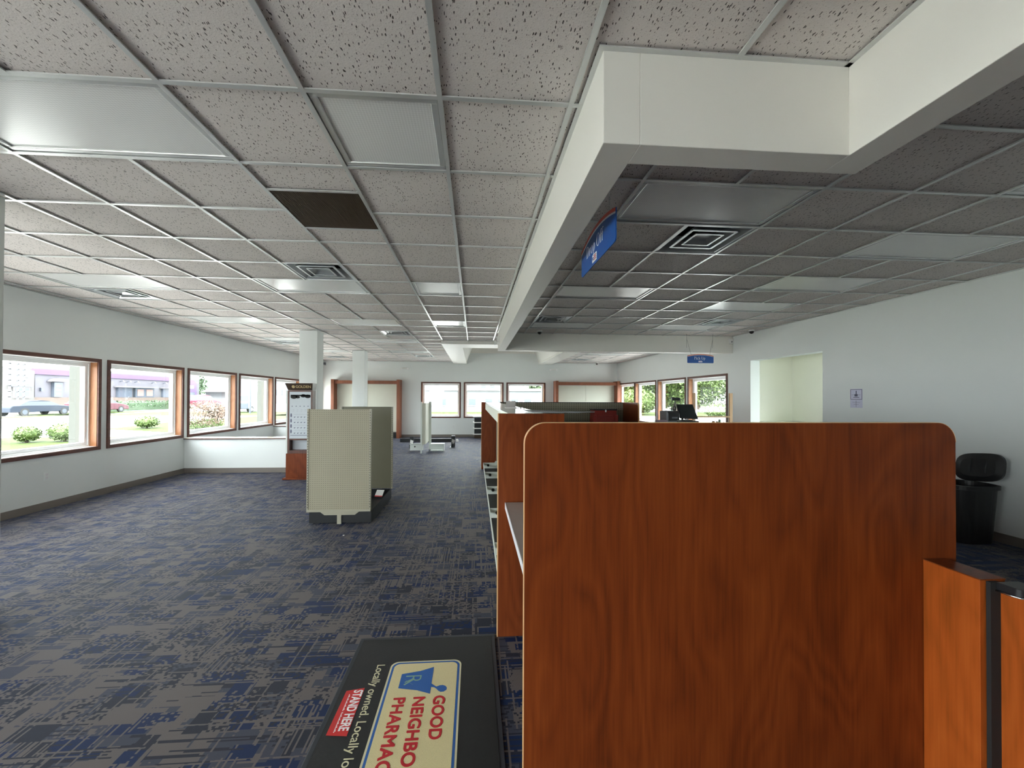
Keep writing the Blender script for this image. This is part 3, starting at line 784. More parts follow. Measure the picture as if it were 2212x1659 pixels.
# things left on the counter
tag(MB().add([(.40, 3.25, 1.4485), (.86, 2.85, 1.4485), (.72, 2.72, 1.4485), (.40, 2.80, 1.4485), (.40, 3.25, 1.4535), (.86, 2.85, 1.4535), (.72, 2.72, 1.4535), (.40, 2.80, 1.4535)],
   [(0,3,2,1),(4,5,6,7),(0,1,5,4),(1,2,6,5),(2,3,7,6),(3,0,4,7)]).build('acrylic_sheet', 'greyplastic'), 'loose grey translucent sheet sticking out past the near end of the counter top', 'sheet')
o = thing('sign_holder', 'small upright frosted holder standing on the white counter top', 'sign holder', (.37, 4.2, 1.44))
box(.33, .43, 4.24, 4.244, 1.448, 1.515).build('plate', 'laminate', o); box(.32, .44, 4.20, 4.27, 1.4402, 1.4478).build('foot', 'white', o)
o = thing('metal_clip', 'pair of bent metal clips lying on the white counter top', 'clip', (.44, 4.0, 1.44))
for dx in (0, .03):
    MB().tube([(.42+dx, 3.96, 1.4435), (.44+dx, 4.0, 1.458), (.465+dx, 4.02, 1.4435), (.45+dx, 3.98, 1.4435)], .003, 6).build('wire', 'chrome', o)

# ------------------------------------------------------------------ far desk with pegboard back
root = thing('pegboard_desk', 'desk with olive pegboard back and cherry side panel behind the white counter top', 'desk', (2.0, 8.6, 0))
box(.56, 3.33, 8.90, 8.925, .70, 1.440).build('pegboard', 'pegolive', root)
box(.56, 3.33, 8.885, 8.935, 1.440, 1.452).build('top_rail', 'blackmetal', root)
pe = [(8.06+.09-.09*math.sin(a*PI/16), 1.452-.09+.09*math.cos(a*PI/16)) for a in range(9)]
poly = [(8.94, 0), (8.94, 1.452)] + pe + [(8.06, 0)]
MB().prism(poly, 3.332, 3.358, 'X').build('side_panel', 'cherry2', root)
mb = MB(); band(mb, poly[1:], 3.3315, 3.3585, .003, 'X'); mb.build('edge_band', 'edge', root)
box(.56, 3.33, 8.10, 8.885, .985, 1.02).build('top', 'laminate', root, bevel=.002)
box(.56, .585, 8.12, 8.88, 0, .985).build('side_panel', 'cherry2', root)
box(.585, 3.33, 8.86, 8.88, 0, .985).build('back_panel', 'cherry2', root)
# red tool box
root = thing('tool_box', 'red plastic tool box with black lid and metal latch on the pegboard desk', 'tool box', (2.76, 8.55, 1.02))
mb = MB()
mb.add([(2.51, 8.42, 1.021), (3.03, 8.42, 1.021), (3.03, 8.72, 1.021), (2.51, 8.72, 1.021), (2.53, 8.43, 1.285), (3.01, 8.43, 1.285), (3.01, 8.71, 1.285), (2.53, 8.71, 1.285)],
       [(0,3,2,1),(4,5,6,7),(0,1,5,4),(1,2,6,5),(2,3,7,6),(3,0,4,7)])
mb.box(2.50, 2.57, 8.40, 8.42, 1.021, 1.19).box(2.97, 3.04, 8.40, 8.42, 1.021, 1.19).box(2.62, 2.92, 8.405, 8.42, 1.15, 1.18)
mb.build('body', 'red', root, bevel=.006)
box(2.515, 3.025, 8.415, 8.725, 1.285, 1.315).build('lid', 'black', root, bevel=.008)
box(2.755, 2.785, 8.400, 8.414, 1.25, 1.30).build('latch', 'chrome', root, bevel=.002)

# ------------------------------------------------------------------ right-hand cabinets
root = thing('end_cabinet', 'orange cherry end panel box standing against the right side of the big panel', 'cabinet', (1.935, 1.48, 0))
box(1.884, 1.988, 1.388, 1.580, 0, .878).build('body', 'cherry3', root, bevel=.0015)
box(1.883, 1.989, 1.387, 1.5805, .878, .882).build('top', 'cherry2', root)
root = thing('base_cabinet', 'orange cherry cabinet cut by the bottom right edge, carrying a black bar with chrome lip', 'cabinet', (2.4, 1.0, 0))
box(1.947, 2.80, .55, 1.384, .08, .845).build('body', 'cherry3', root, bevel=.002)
box(1.98, 2.78, .58, 1.36, 0, .08).build('plinth', 'blackmetal', root)
box(1.906, 1.9465, 1.372, 1.386, 0, .876).build('gap_shade_strip', 'dark', root)  # black strip put in for the shade in the gap between the cabinets
root = thing('black_tray', 'black rounded bar with chrome lip lying on the corner of the orange cabinet', 'tray', (1.97, 1.34, .845))
MB().prism(rrect(1.926, 2.02, 1.300, 1.371, .02, ('bl', 'br')), .8455, .879, 'Z').build('tray', 'black', root, bevel=.003)
MB().tube([(2.01, 1.297, .849), (1.95, 1.297, .849), (1.930, 1.304, .849), (1.922, 1.325, .849), (1.922, 1.368, .849)], .0035, 8).build('lip', 'chrome', root, smooth=True)

# waste bin by right wall
root = thing('waste_bin', 'black waste bin with its lid open against the right wall', 'bin', (5.42, 4.12, 0))
n = 40
def obl(cx, cy, a, b, z, n=40, p=3.2):
    r = []
    for k in range(n):
        t = 2*PI*k/n; c, s_ = math.cos(t), math.sin(t)
        r.append((cx+a*math.copysign(abs(c)**(2/p), c), cy+b*math.copysign(abs(s_)**(2/p), s_), z))
    return r
rings = [obl(5.42, 4.12, .20, .15, .004), obl(5.42, 4.12, .235, .185, .58), obl(5.42, 4.12, .255, .205, .585), obl(5.42, 4.12, .255, .205, .625),
         obl(5.42, 4.12, .235, .185, .63), obl(5.42, 4.12, .19, .14, .02)]
mb = MB(); vs = [p for r in rings for p in r]; fs = []
for i in range(len(rings)-1):
    for k in range(n): fs.append((i*n+k, i*n+(k+1) % n, (i+1)*n+(k+1) % n, (i+1)*n+k))
fs += [tuple(range(n-1, -1, -1)), tuple((len(rings)-1)*n+k for k in range(n))]
mb.add(vs, fs); mb.build('body', 'black', root, smooth=False)
mb = MB()
def lidring(a, b, dx):
    out = []
    for k in range(n):
        t = 2*PI*k/n; c, s_ = math.cos(t), math.sin(t)
        yy = a*math.copysign(abs(c)**.6, c); zz = b*math.copysign(abs(s_)**.6, s_)
        out.append((5.62+dx+zz*.10, 4.12+yy, .80+zz-yy*.12))
    return out
rs = [lidring(.20, .14, 0), lidring(.22, .155, -.01), lidring(.22, .155, -.035), lidring(.16, .10, -.052), lidring(.02, .01, -.05)]
vs = [p for r in rs for p in r]; fs = []
for i in range(len(rs)-1):
    for k in range(n): fs.append((i*n+k, i*n+(k+1) % n, (i+1)*n+(k+1) % n, (i+1)*n+k))
fs += [tuple(range(n-1, -1, -1)), tuple((len(rs)-1)*n+k for k in range(n))]
mb.add(vs, fs)
for dy in (-.075, .065): mb.tube([(5.575, 4.12+dy, .70), (5.56, 4.12+dy, .80), (5.585, 4.12+dy, .90)], .007, 6)
mb.build('lid', 'black', root)

# paper notice on the right wall
root = thing('paper_notice', 'small printed notice taped to the right wall beside the recess', 'notice', (XR-.002, 5.695, 1.56))
box(XR-.002, XR-.0005, 5.60, 5.795, 1.42, 1.705).build('sheet', 'paper', root)
mb = MB()
for (a, b, c_, d_) in ((5.605, 5.79, 1.69, 1.696), (5.605, 5.79, 1.545, 1.551), (5.605, 5.611, 1.551, 1.69), (5.784, 5.79, 1.551, 1.69)): mb.box(XR-.0028, XR-.0021, a, b, c_, d_)
mb.box(XR-.0028, XR-.0021, 5.675, 5.725, 1.59, 1.625).box(XR-.0028, XR-.0021, 5.690, 5.705, 1.625, 1.675).box(XR-.0028, XR-.0021, 5.65, 5.745, 1.572, 1.580).box(XR-.0028, XR-.0021, 5.63, 5.77, 1.612, 1.616)
mb.box(XR-.0028, XR-.0021, 5.64, 5.76, 1.50, 1.503).box(XR-.0028, XR-.0021, 5.66, 5.74, 1.47, 1.473).box(XR-.0028, XR-.0021, 5.698, 5.702, 1.43, 1.53)
mb.build('print', 'ink', root)

# ------------------------------------------------------------------ till, chair, posts at the pick-up end
root = thing('till_counter', 'counter carrying the till, mostly hidden behind the big panel', 'counter', (4.4, 7.6, 0))
box(3.55, 5.65, 7.25, 7.95, 1.00, 1.04).build('top', 'laminate', root, bevel=.003)
box(3.58, 5.62, 7.90, 7.93, 0, 1.0).build('front_panel', 'cherry2', root)
for x in (3.58, 5.60): box(x, x+.025, 7.28, 7.90, 0, 1.0).build('side_panel', 'cherry2', root)
root = thing('cash_drawer', 'black cash drawer under the till screen', 'cash drawer', (4.02, 7.5, 1.04))
box(3.80, 4.22, 7.36, 7.72, 1.0405, 1.125).build('body', 'black', root, bevel=.005)
box(3.815, 4.205, 7.353, 7.36, 1.055, 1.115).build('drawer_front', 'blackmetal', root)
MB().lathe([(.010, 0), (.010, -.006)], (4.01, 7.353, 1.085), 12, 'Y').build('lock', 'chrome', root)
root = thing('till_monitor', 'black till touch screen leaning back on its stand, above the cash drawer', 'monitor', (4.03, 7.5, 1.125))
mb = MB().add([(3.90, 7.44, 1.17), (4.245, 7.42, 1.155), (4.19, 7.53, 1.435), (3.875, 7.55, 1.435), (3.90, 7.475, 1.165), (4.245, 7.455, 1.150), (4.19, 7.565, 1.43), (3.875, 7.585, 1.43)],
   [(0,1,2,3),(7,6,5,4),(0,4,5,1),(1,5,6,2),(2,6,7,3),(3,7,4,0)])
mb.build('housing', 'black', root, bevel=.006)
MB().add([(3.915, 7.441, 1.185), (4.226, 7.423, 1.172), (4.176, 7.522, 1.420), (3.892, 7.540, 1.420), (3.915, 7.437, 1.185), (4.226, 7.419, 1.172), (4.176, 7.518, 1.420), (3.892, 7.536, 1.420)],
   [(0,3,2,1),(4,5,6,7),(0,1,5,4),(1,2,6,5),(2,3,7,6),(3,0,4,7)]).build('screen', 'screen', root)
MB().box(3.93, 4.14, 7.46, 7.66, 1.1255, 1.14).tube([(4.03, 7.62, 1.14), (4.03, 7.60, 1.22), (4.04, 7.56, 1.30)], .02, 10).build('stand', 'blackmetal', root)
root = thing('pole_display', 'black customer display on a thin pole above the till screen', 'display', (3.90, 7.66, 1.125))
box(3.815, 3.985, 7.60, 7.65, 1.505, 1.565).build('display_head', 'black', root, bevel=.006)
MB().tube([(3.90, 7.66, 1.1255), (3.90, 7.66, 1.51)], .010, 10).build('pole', 'blackmetal', root)
root = thing('receipt_printer', 'black and grey receipt printer left of the till screen', 'printer', (3.68, 7.5, 1.04))
mb = MB().prism([(7.36, 1.13), (7.60, 1.13), (7.60, 1.30), (7.40, 1.315), (7.36, 1.27)], 3.62, 3.84, 'X'); mb.build('body', 'black', root, bevel=.006)
mb = MB().prism([(7.355, 1.125), (7.61, 1.125), (7.61, 1.305), (7.40, 1.32), (7.355, 1.275)], 3.575, 3.619, 'X').box(3.69, 3.80, 7.352, 7.359, 1.17, 1.20); mb.build('side_cover', 'greyplastic', root, bevel=.004)
box(3.60, 3.79, 7.36, 7.62, 1.0405, 1.1245).build('riser', 'greyplastic', root, bevel=.003)
root = thing('barcode_scanner', 'black barcode scanner with loop head standing on the receipt printer', 'scanner', (3.80, 7.5, 1.315))
mb = MB()
mb.box(3.785, 3.845, 7.49, 7.53, 1.316, 1.345).box(3.785, 3.797, 7.495, 7.525, 1.345, 1.385).box(3.833, 3.845, 7.495, 7.525, 1.345, 1.385).box(3.785, 3.845, 7.495, 7.525, 1.385, 1.397)
mb.build('scan_head', 'black', root, bevel=.003)
box(3.755, 3.768, 7.50, 7.52, 1.316, 1.375).box(3.768, 3.785, 7.50, 7.52, 1.345, 1.355).build('handle', 'black', root)
root = thing('office_chair', 'mauve chair back showing just above the big panel, left of the till', 'chair', (3.42, 7.0, 0))
MB().prism(rrect(3.27, 3.50, .78, 1.158, .04, ('tl', 'tr', 'br', 'bl')), 7.12, 7.145).build('backrest', 'chair', root, bevel=.004)
MB().prism(rrect(3.20, 3.56, 6.70, 7.10, .06, ('tl', 'tr', 'br', 'bl')), .62, .68, 'Z').build('seat', 'chair', root, bevel=.01)
MB().tube([(3.38, 6.9, .10), (3.38, 6.9, .62)], .022, 12).tube([(3.38, 6.95, .60), (3.38, 7.16, .62), (3.38, 7.16, .85)], .014, 8).build('pedestal', 'blackmetal', root)
for k in range(5):
    a = 2*PI*k/5+.3
    MB().tube([(3.38, 6.9, .12), (3.38+.26*math.cos(a), 6.9+.26*math.sin(a), .055)], [.02, .012], 8).lathe([(.0, -.03), (.028, -.025), (.028, .02), (0, .025)], (3.38+.26*math.cos(a), 6.9+.26*math.sin(a), .031), 10).build('leg', 'blackmetal', root)
root = thing('wooden_stand', 'raw pine stand with two posts and a cross bar in front of the right window', 'stand', (4.9, 8.05, 0))
box(4.485, 4.53, 8.03, 8.07, 0, 1.66).build('post', 'pine', root); box(5.262, 5.325, 8.03, 8.07, 0, 1.66).build('post', 'pine', root)
box(4.53, 5.262, 8.035, 8.065, 1.155, 1.185).build('cross_bar', 'pine', root)
for x in (4.507, 5.293): box(x-.03, x+.03, 7.98, 8.029, 0, .05).box(x-.03, x+.03, 8.071, 8.40, 0, .05).build('foot', 'pine', root)
for (x, y, h, r, mat_, lab) in ((4.66, 7.62, .055, .028, 'amber', 'short orange pill bottle left in the row on the till counter'), (4.725, 7.60, .05, .026, 'amber', 'short orange pill bottle beside the taller green one'),
                          (4.785, 7.62, .085, .024, 'greenlabel', 'taller bottle with green label on the till counter'), (4.87, 7.62, .035, .010, 'greyplastic', 'tiny grey bottle at the right end of the bottle row')):
    root = thing('pill_bottle', lab, 'bottle', (x, y, 1.04), group='bottles on the till counter')
    MB().lathe([(r, .0008), (r, h), (r*.85, h+.004)], (x, y, 1.04), 16).build('body', mat_, root, smooth=False)
    MB().lathe([(r*.98, h+.0045), (r*.98, h+.018)], (x, y, 1.04), 16).build('cap', 'white', root)

# ------------------------------------------------------------------ gondola with pegboard end
root = thing('gondola_end_unit', 'cream pegboard gondola end standing on a black base in the middle of the carpet', 'shelving', (-1.64, 5.6, 0))
def slots(mb, x0, x1, y, z0, z1, p=.032):
    z = z0
    while z < z1: mb.box(x0, x1, y, y+.001, z, z+.016); z += p
x0, x1, y0 = -2.025, -1.262, 5.09
box(x0+.022, x1-.022, y0, y0+.012, .178, 1.398).build('pegboard', 'peg', root)
for xa in (x0, x1-.022):
    o = box(xa, xa+.022, y0-.006, y0+.035, .165, 1.402).build('upright', 'cream', root, bevel=.002)
    mb = MB(); slots(mb, xa+.008, xa+.014, y0-.0075, .20, 1.38); mb.build('slots', 'dark', o)
box(x0, x1, y0-.010, y0+.03, .150, .178).build('bottom_rail', 'cream', root, bevel=.003)
MB().prism([(-1.86, .150), (-1.40, .150), (-1.45, .112), (-1.81, .112)], y0-.008, y0-.002).build('gusset', 'cream', root)
box(-1.66, -1.61, y0-.012, y0-.002, .004, .112).build('centre_post', 'cream', root)
box(x0+.03, x1-.03, y0+.03, 6.30, .02, .145).build('base_shoe', 'blackmetal', root, bevel=.003) if False else None
mb = MB().box(-1.995, -1.255, y0+.004, y0+.014, .015, .148).box(-1.265, -1.253, y0+.014, 6.29, .015, .158).box(-1.995, -1.985, y0+.014, 6.29, .015, .158).box(-1.985, -1.265, 6.28, 6.29, .015, .158)
mb.build('kick_plate', 'blackmetal', root)
box(-1.985, -1.265, y0+.014, 6.28, .03, .04).build('base_deck', 'blackmetal', root)
for (x, y) in ((-1.96, y0+.03), (-1.63, y0-.006), (-1.29, y0+.03), (-1.29, 6.25), (-1.96, 6.25)):
    MB().lathe([(.012, 0), (.012, .003), (.005, .004), (.005, .029)], (x, y, .0005), 10).build('levelling_foot', 'chrome', root)
bx0, bx1, by = -2.0, -1.248, 6.31
box(bx0+.01, bx1-.012, by, by+.012, .165, 1.398).build('back_board', 'olive', root)
for xa in (bx0-.008, bx1-.012):
    o = box(xa, xa+.020, by-.02, by+.02, .155, 1.403).build('upright', 'cream', root, bevel=.002)
    mb = MB(); slots(mb, xa+.007, xa+.013, by-.0215, .19, 1.38); mb.build('slots', 'dark', o)
for q0, q1 in ((1.392, 1.402), (.165, .19)): box(bx0+.012, bx1-.012, by-.014, by-.001, q0, q1).build('rail', 'olive', root)
o = MB().add([(-1.46, 6.26, .150), (-1.35, 6.26, .145), (-1.37, 6.18, .060), (-1.48, 6.18, .068), (-1.46, 6.262, .150), (-1.35, 6.262, .145), (-1.37, 6.182, .060), (-1.48, 6.182, .068)], [(0,3,2,1),(4,5,6,7),(0,1,5,4),(1,2,6,5),(2,3,7,6),(3,0,4,7)]).build('price_tag', 'white', root)
MB().add([(-1.475, 6.188, .083), (-1.365, 6.188, .076), (-1.37, 6.179, .062), (-1.48, 6.179, .070)], [(0, 3, 2, 1)]).build('red_stripe', 'stickred', o)

# ------------------------------------------------------------------ sunglasses display
root = thing('sunglasses_display', 'tall dark brown sunglasses display on a cherry plinth beside the column', 'display', (-3.25, 8.05, 0))
y0 = 7.86
box(-3.56, -2.98, y0-.03, 8.42, 0, .03).build('foot_board', 'cherry2', root, bevel=.003)
box(-3.51, -3.01, y0, 8.40, .03, .485).build('plinth', 'cherry2', root, bevel=.003)
mb = MB()
mb.box(-3.485, -3.445, y0, y0+.16, .485, 1.67).box(-3.065, -3.035, y0, y0+.16, .485, 1.67).box(-3.445, -3.065, y0+.14, y0+.16, .485, 1.67)
mb.box(-3.445, -3.065, y0+.002, y0+.14, .735, .765).box(-3.445, -3.065, y0+.002, y0+.14, .486, .545).box(-3.445, -3.065, y0+.002, y0+.14, 1.64, 1.67)
mb.build('case', 'darkwood', root)
box(-3.4445, -3.0655, y0+.12, y0+.139, .545, .735).build('cubby_back', 'posterwhite', root)
po = box(-3.448, -3.062, y0-.004, y0+.006, .766, 1.640).build('poster', 'posterwhite', root)
mb = MB()
for cx, cz, rx in ((-3.37, 1.545, .062), (-3.30, 1.54, .04), (-3.20, 1.565, .05), (-3.12, 1.555, .055)):
    mb.prism([(cx+rx*math.cos(2*PI*k/16), cz+rx*.62*math.sin(2*PI*k/16)) for k in range(16)], y0-.0055, y0-.0042)
mb.box(-3.43, -3.07, y0-.0055, y0-.0042, 1.56, 1.585)
mb.build('sunglasses_picture', 'dark', po)
mb = MB()
for k in range(5): mb.prism([(-3.40+.072*k+.011*math.cos(2*PI*q/10), 1.37+.008*math.sin(2*PI*q/10)) for q in range(10)], y0-.005, y0-.0042)
for r in range(4):
    z = 1.165-.1*r
    for k in range(4):
        x = -3.35+.06*k; mb.add([(x-.018, y0-.005, z+.006), (x+.016, y0-.005, z+.012), (x+.006, y0-.005, z-.001), (x-.012, y0-.005, z-.010)], [(0, 3, 2, 1)])
    mb.prism([(-3.417+.014*math.cos(2*PI*q/12), z+.035+.038*math.sin(2*PI*q/12)) for q in range(12)], y0-.005, y0-.0042)
    mb.box(-3.37, -3.08, y0-.0048, y0-.0042, z+.05, z+.052)
mb.box(-3.43, -3.07, y0-.005, y0-.0042, .822, .830)
for k in range(4): mb.box(-3.39+.072*k, -3.36+.072*k, y0-.0048, y0-.0042, 1.30, 1.302).box(-3.39+.072*k, -3.365+.072*k, y0-.0048, y0-.0042, 1.275, 1.277)
mb.build('printed_rows', 'ink', po)
mb = MB().add([(-3.475, y0-.01, 1.672), (-3.035, y0-.01, 1.672), (-3.035, y0+.16, 1.672), (-3.475, y0+.16, 1.672), (-3.515, y0-.05, 1.80), (-3.015, y0-.05, 1.80), (-3.015, y0+.16, 1.80), (-3.515, y0+.16, 1.80)],
   [(0,3,2,1),(4,5,6,7),(0,1,5,4),(1,2,6,5),(2,3,7,6),(3,0,4,7)])
hd = mb.build('header', 'brown', root)
nn = Vector((0, -.128, -.04)).normalized(); up = Vector((0, -.04, .128)).normalized()
oo = Vector((-3.37, y0-.030, 1.735))+nn*.003
text_mesh('header_lettering', 'GOLDEN', .068, oo+Vector((.04, 0, 0))-up*.022, (1, 0, 0), up, 'gold', hd, .001, .001)
mb = MB()
c0 = oo+Vector((0, 0, 0))
pts = [c0+Vector((1, 0, 0))*.028*math.cos(2*PI*k/20)+up*.028*math.sin(2*PI*k/20) for k in range(20)]
mb.add([tuple(p) for p in pts]+[tuple(p+nn*.001) for p in pts], [tuple(range(20)), tuple(range(39, 19, -1))]+[(k, k+20, (k+1) % 20+20, (k+1) % 20) for k in range(20)])
mb.build('header_emblem', 'gold', hd)
box(-3.520, -3.490, y0+.02, y0+.15, .49, 1.66).build('side_mirror', 'palesteel', root)

# ------------------------------------------------------------------ far fixtures and floor clutter
root = thing('gondola_upright', 'lone pale metal shelving upright with slotted post standing near the back wall', 'upright', (-1.42, 11.8, 0))
box(-1.475, -1.435, 11.28, 11.32, 0, 1.42).build('post', 'palesteel', root, bevel=.002)
box(-1.34, -1.27, 12.12, 12.16, 0, 1.42).build('post', 'palesteel', root, bevel=.002)
box(-1.435, -1.34, 11.33, 12.14, .25, 1.38).build('centre_panel', 'creampanel', root)
MB().box(-1.86, -1.475, 11.95, 11.975, 0, .19).box(-1.86, -1.475, 11.90, 11.98, .19, .20).build('base_bracket', 'palesteel', root)
mb = MB().box(-1.26, -.90, 11.98, 12.0, .02, .20).box(-1.26, -.86, 11.80, 12.01, .20, .21).box(-1.26, -.90, 11.82, 12.0, 0, .012).box(-.90, -.87, 11.82, 12.0, 0, .20)
mb.build('base_bracket', 'palesteel', root)
MB().lathe([(.022, 0), (.022, .004)], (-1.72, 11.944, .11), 14, 'Y').build('bracket_hole', 'dark', root)
for (x, y, h, lab) in ((-1.92, 12.7, .33, 'black shelf bracket with a white tag left of the pale upright'), (-.66, 12.85, .34, 'black shelf bracket with a beige tag standing alone right of the pale upright')):
    root = thing('shelf_bracket', lab, 'bracket', (x, y, 0), group='black brackets on the carpet near the back wall')
    MB().box(x-.06, x+.06, y-.04, y+.04, .0, h).box(x-.035, x+.035, y-.30, y-.04, 0, .12).build('body', 'blackmetal', root, bevel=.006)
    MB().add([(x-.05, y-.046, .14), (x+.04, y-.046, .11), (x+.055, y-.046, .21), (x-.035, y-.046, .24)], [(0, 1, 2, 3)]).build('tag', 'white' if x < -1 else 'laminate', root)
    if x > -1: box(x-.09, x+.07, y-.42, y-.31, .0, .02).box(x-.09, x-.06, y-.31, y-.05, 0, .02).build('foot_plate', 'chrome', root)
tag(box(-2.55, -.68, 14.2, 14.32, 0, .11).build('base_rail', 'blackmetal', bevel=.005), 'long black base rail lying on the carpet along the back wall', 'rail')
tag(MB().lathe([(.05, 0), (.05, .07), (.03, .09)], (-.60, 14.25, 0), 12).build('floor_plug', 'white'), 'small white round plug on the carpet beside the black rail', 'plug')
root = thing('drawer_shelf', 'low white shelf unit with black bins under the back windows', 'shelf unit', (.4, 15.55, 0))
for z in (.80, .58, .36, .14): box(-.05, .95, 15.32, 15.85, z, z+.035).build('shelf', 'white', root, bevel=.004)
for z in (.615, .395, .175): box(.0, .92, 15.36, 15.84, z+.005, z+.165).build('bin', 'blackmetal', root, bevel=.006)
box(.0, .92, 15.38, 15.84, 0, .14).build('plinth', 'brown', root)
tag(box(.06, .085, 10.1, 10.13, 0, .012).build('paper_scrap', 'white'), 'tiny white scrap lying on the carpet beside the far counter end', 'scrap')
tag(box(-1.46, -1.445, 4.66, 4.675, 0, .006).build('lint_scrap', 'white'), 'tiny white speck lying on the carpet in front of the gondola', 'scrap')

# cream wall cabinets on the back wall
def wallcab(x0, x1, lab):
    root = thing('wall_cabinet', lab, 'cabinet', ((x0+x1)/2, 15.7, 0), group='cream cabinets flanking the back windows')
    for a in (x0, x1-.11):
        box(a, a+.11, 15.44, YB-.001, 0, 2.20).build('side_panel', 'cabwood', root, bevel=.004)
    box(x0+.11, x1-.11, 15.50, YB-.001, 2.04, 2.16).build('header', 'cabwood', root, bevel=.004)
    n = 2; wdt = (x1-x0-.22)/n
    for k in range(n):
        box(x0+.11+wdt*k+.004, x0+.11+wdt*(k+1)-.004, 15.80, 15.83, .22, 2.04).build('back_panel', 'creampanel', root)
    box(x0+.11, x1-.11, 15.60, 15.79, 0, .20).build('base', 'blackmetal', root)
wallcab(-5.31, -2.80, 'cream panelled cabinet framed in oak left of the back windows')
wallcab(3.12, 5.66, 'cream panelled cabinet framed in oak right of the back windows')

# emergency lights, outlets, cameras, sensor
for (x, lab) in ((-2.69, 'twin-head emergency light on the back wall left of the windows'), (3.11, 'twin-head emergency light on the back wall right of the windows')):
    root = thing('emergency_light', lab, 'emergency light', (x, YB-.03, 2.66), group='emergency lights high on the back wall')
    box(x-.08, x+.08, YB-.05, YB-.001, 2.63, 2.69).build('body', 'white', root, bevel=.008)
    for s_ in (-1, 1):
        MB().lathe([(.02, 0), (.042, -.03), (.048, -.07), (.044, -.075)], (x+s_*.125, YB-.02, 2.645), 16, 'Y').build('lamp_head', 'signwhite', root, smooth=False)
root = thing('emergency_light', 'emergency light bracket on the far end of the long bulkhead', 'emergency light', (.48, 8.3, 2.72))
box(.455, .499, 8.15, 8.45, 2.66, 2.79).build('body', 'white', root, bevel=.006)
MB().lathe([(.03, 0), (.05, -.05), (.046, -.06)], (.455, 8.2, 2.66), 14, 'X').build('lamp_head', 'lens', root)
for (x, y, z, ax, lab) in ((XL, 5.98, .45, 'L', 'white wall outlet low on the left wall under the first window'), (-.80, YB, .42, 'B', 'white wall outlet low on the back wall under the left window')):
    root = thing('wall_outlet', lab, 'outlet', (x, y, z))
    if ax == 'L':
        box(XL, XL+.006, y-.036, y+.036, z-.058, z+.058).build('plate', 'wall', root, bevel=.002)
        MB().box(XL+.0061, XL+.008, y-.016, y+.016, z+.008, z+.036).box(XL+.0061, XL+.008, y-.016, y+.016, z-.036, z-.008).build('socket', 'lamedge', root)
    else:
        box(x-.036, x+.036, YB-.006, YB, z-.058, z+.058).build('plate', 'wall', root, bevel=.002)
        MB().box(x-.016, x+.016, YB-.008, YB-.0061, z+.008, z+.036).box(x-.016, x+.016, YB-.008, YB-.0061, z-.036, z-.008).build('socket', 'lamedge', root)
for (x, y, z, lab) in ((1.32, 8.2, CE, 'black dome camera on the ceiling at the left end of the far bulkhead'), (5.50, 7.70, CE, 'black and white dome camera on the ceiling by the right wall'),
                       (4.75, 15.5, CE, 'small dome camera on the ceiling above the back right cabinet')):
    root = thing('dome_camera', lab, 'security camera', (x, y, z), group='dome cameras under the ceiling')
    MB().lathe([(.055, 0), (.055, -.022), (.048, -.03)], (x, y, z-.0005), 20).build('base', 'white', root)
    MB().lathe([(.042, -.031), (.040, -.05), (.03, -.068), (.012, -.078)], (x, y, z), 20).build('dome', 'black', root, smooth=True)
root = thing('motion_sensor', 'white motion sensor at the right end of the far bulkhead', 'sensor', (5.66, 8.6, 2.82))
box(5.62, 5.70, 8.56, 8.619, 2.76, 2.87).build('body', 'white', root, bevel=.008)
MB().lathe([(.016, 0), (.014, -.006)], (5.66, 8.559, 2.80), 12, 'Y').build('lens', 'greyplastic', root)
root = thing('corner_sensor', 'tiny grey sensor in the back left corner above the cabinet', 'sensor', (-5.68, 15.8, 2.80))
box(-5.72, -5.65, 15.82, YB-.001, 2.76, 2.85).build('body', 'greyplastic', root, bevel=.008)

# ------------------------------------------------------------------ hanging signs
def arch(y0, y1, z0, zs, rise, r=.025, n=14):
    """outline: flat bottom with rounded corners, arched top"""
    pts = []
    for i in range(5):
        a = math.radians(180+90*i/4); pts.append((y0+r+r*math.cos(a), z0+r+r*math.sin(a)))
    for i in range(5):
        a = math.radians(270+90*i/4); pts.append((y1-r+r*math.cos(a), z0+r+r*math.sin(a)))
    for i in range(n+1):
        t = 1-i/n; y = y0+(y1-y0)*t; pts.append((y, zs+rise*(1-(2*t-1)**2)))
    return pts
def archband(mb, y0, y1, zs, rise, d0, d1, a, b, axis, n=20):
    for i in range(n):
        t0, t1 = i/n, (i+1)/n
        z = lambda t: zs+rise*(1-(2*t-1)**2)
        Y0, Y1 = y0+(y1-y0)*t0, y0+(y1-y0)*t1
        mb.prism([(Y0, z(t0)-d1), (Y1, z(t1)-d1), (Y1, z(t1)-d0), (Y0, z(t0)-d0)], a, b, axis)
def chain(name, x, y, z0, z1, parent, x2=None, y2=None):
    mb = MB(); n = max(2, int((z1-z0)/.014)); x2 = x if x2 is None else x2; y2 = y if y2 is None else y2
    for k in range(n):
        z = z0+(z1-z0)*(k+.5)/n; cx = x+(x2-x)*(k+.5)/n; cy = y+(y2-y)*(k+.5)/n; h = (z1-z0)/n*.68; r = .0045; pts = []
        for q in range(9):
            a = 2*PI*q/8
            pts.append((cx+(r*math.cos(a) if k % 2 else 0), cy+(0 if k % 2 else r*math.cos(a)), z+h*math.sin(a)))
        mb.tube(pts, .0013, 5, False)
    return mb.build(name, 'chrome', parent)
X = .80
root = thing('hanging_sign', 'blue hanging sign reading Drop Off with a red arched top', 'sign', (X, 2.63, 2.45), group='blue counter signs hung from the ceiling')
MB().prism(arch(2.26, 3.0, 2.452, 2.645, .055), X, X+.006, 'X').build('board', 'signblue', root)
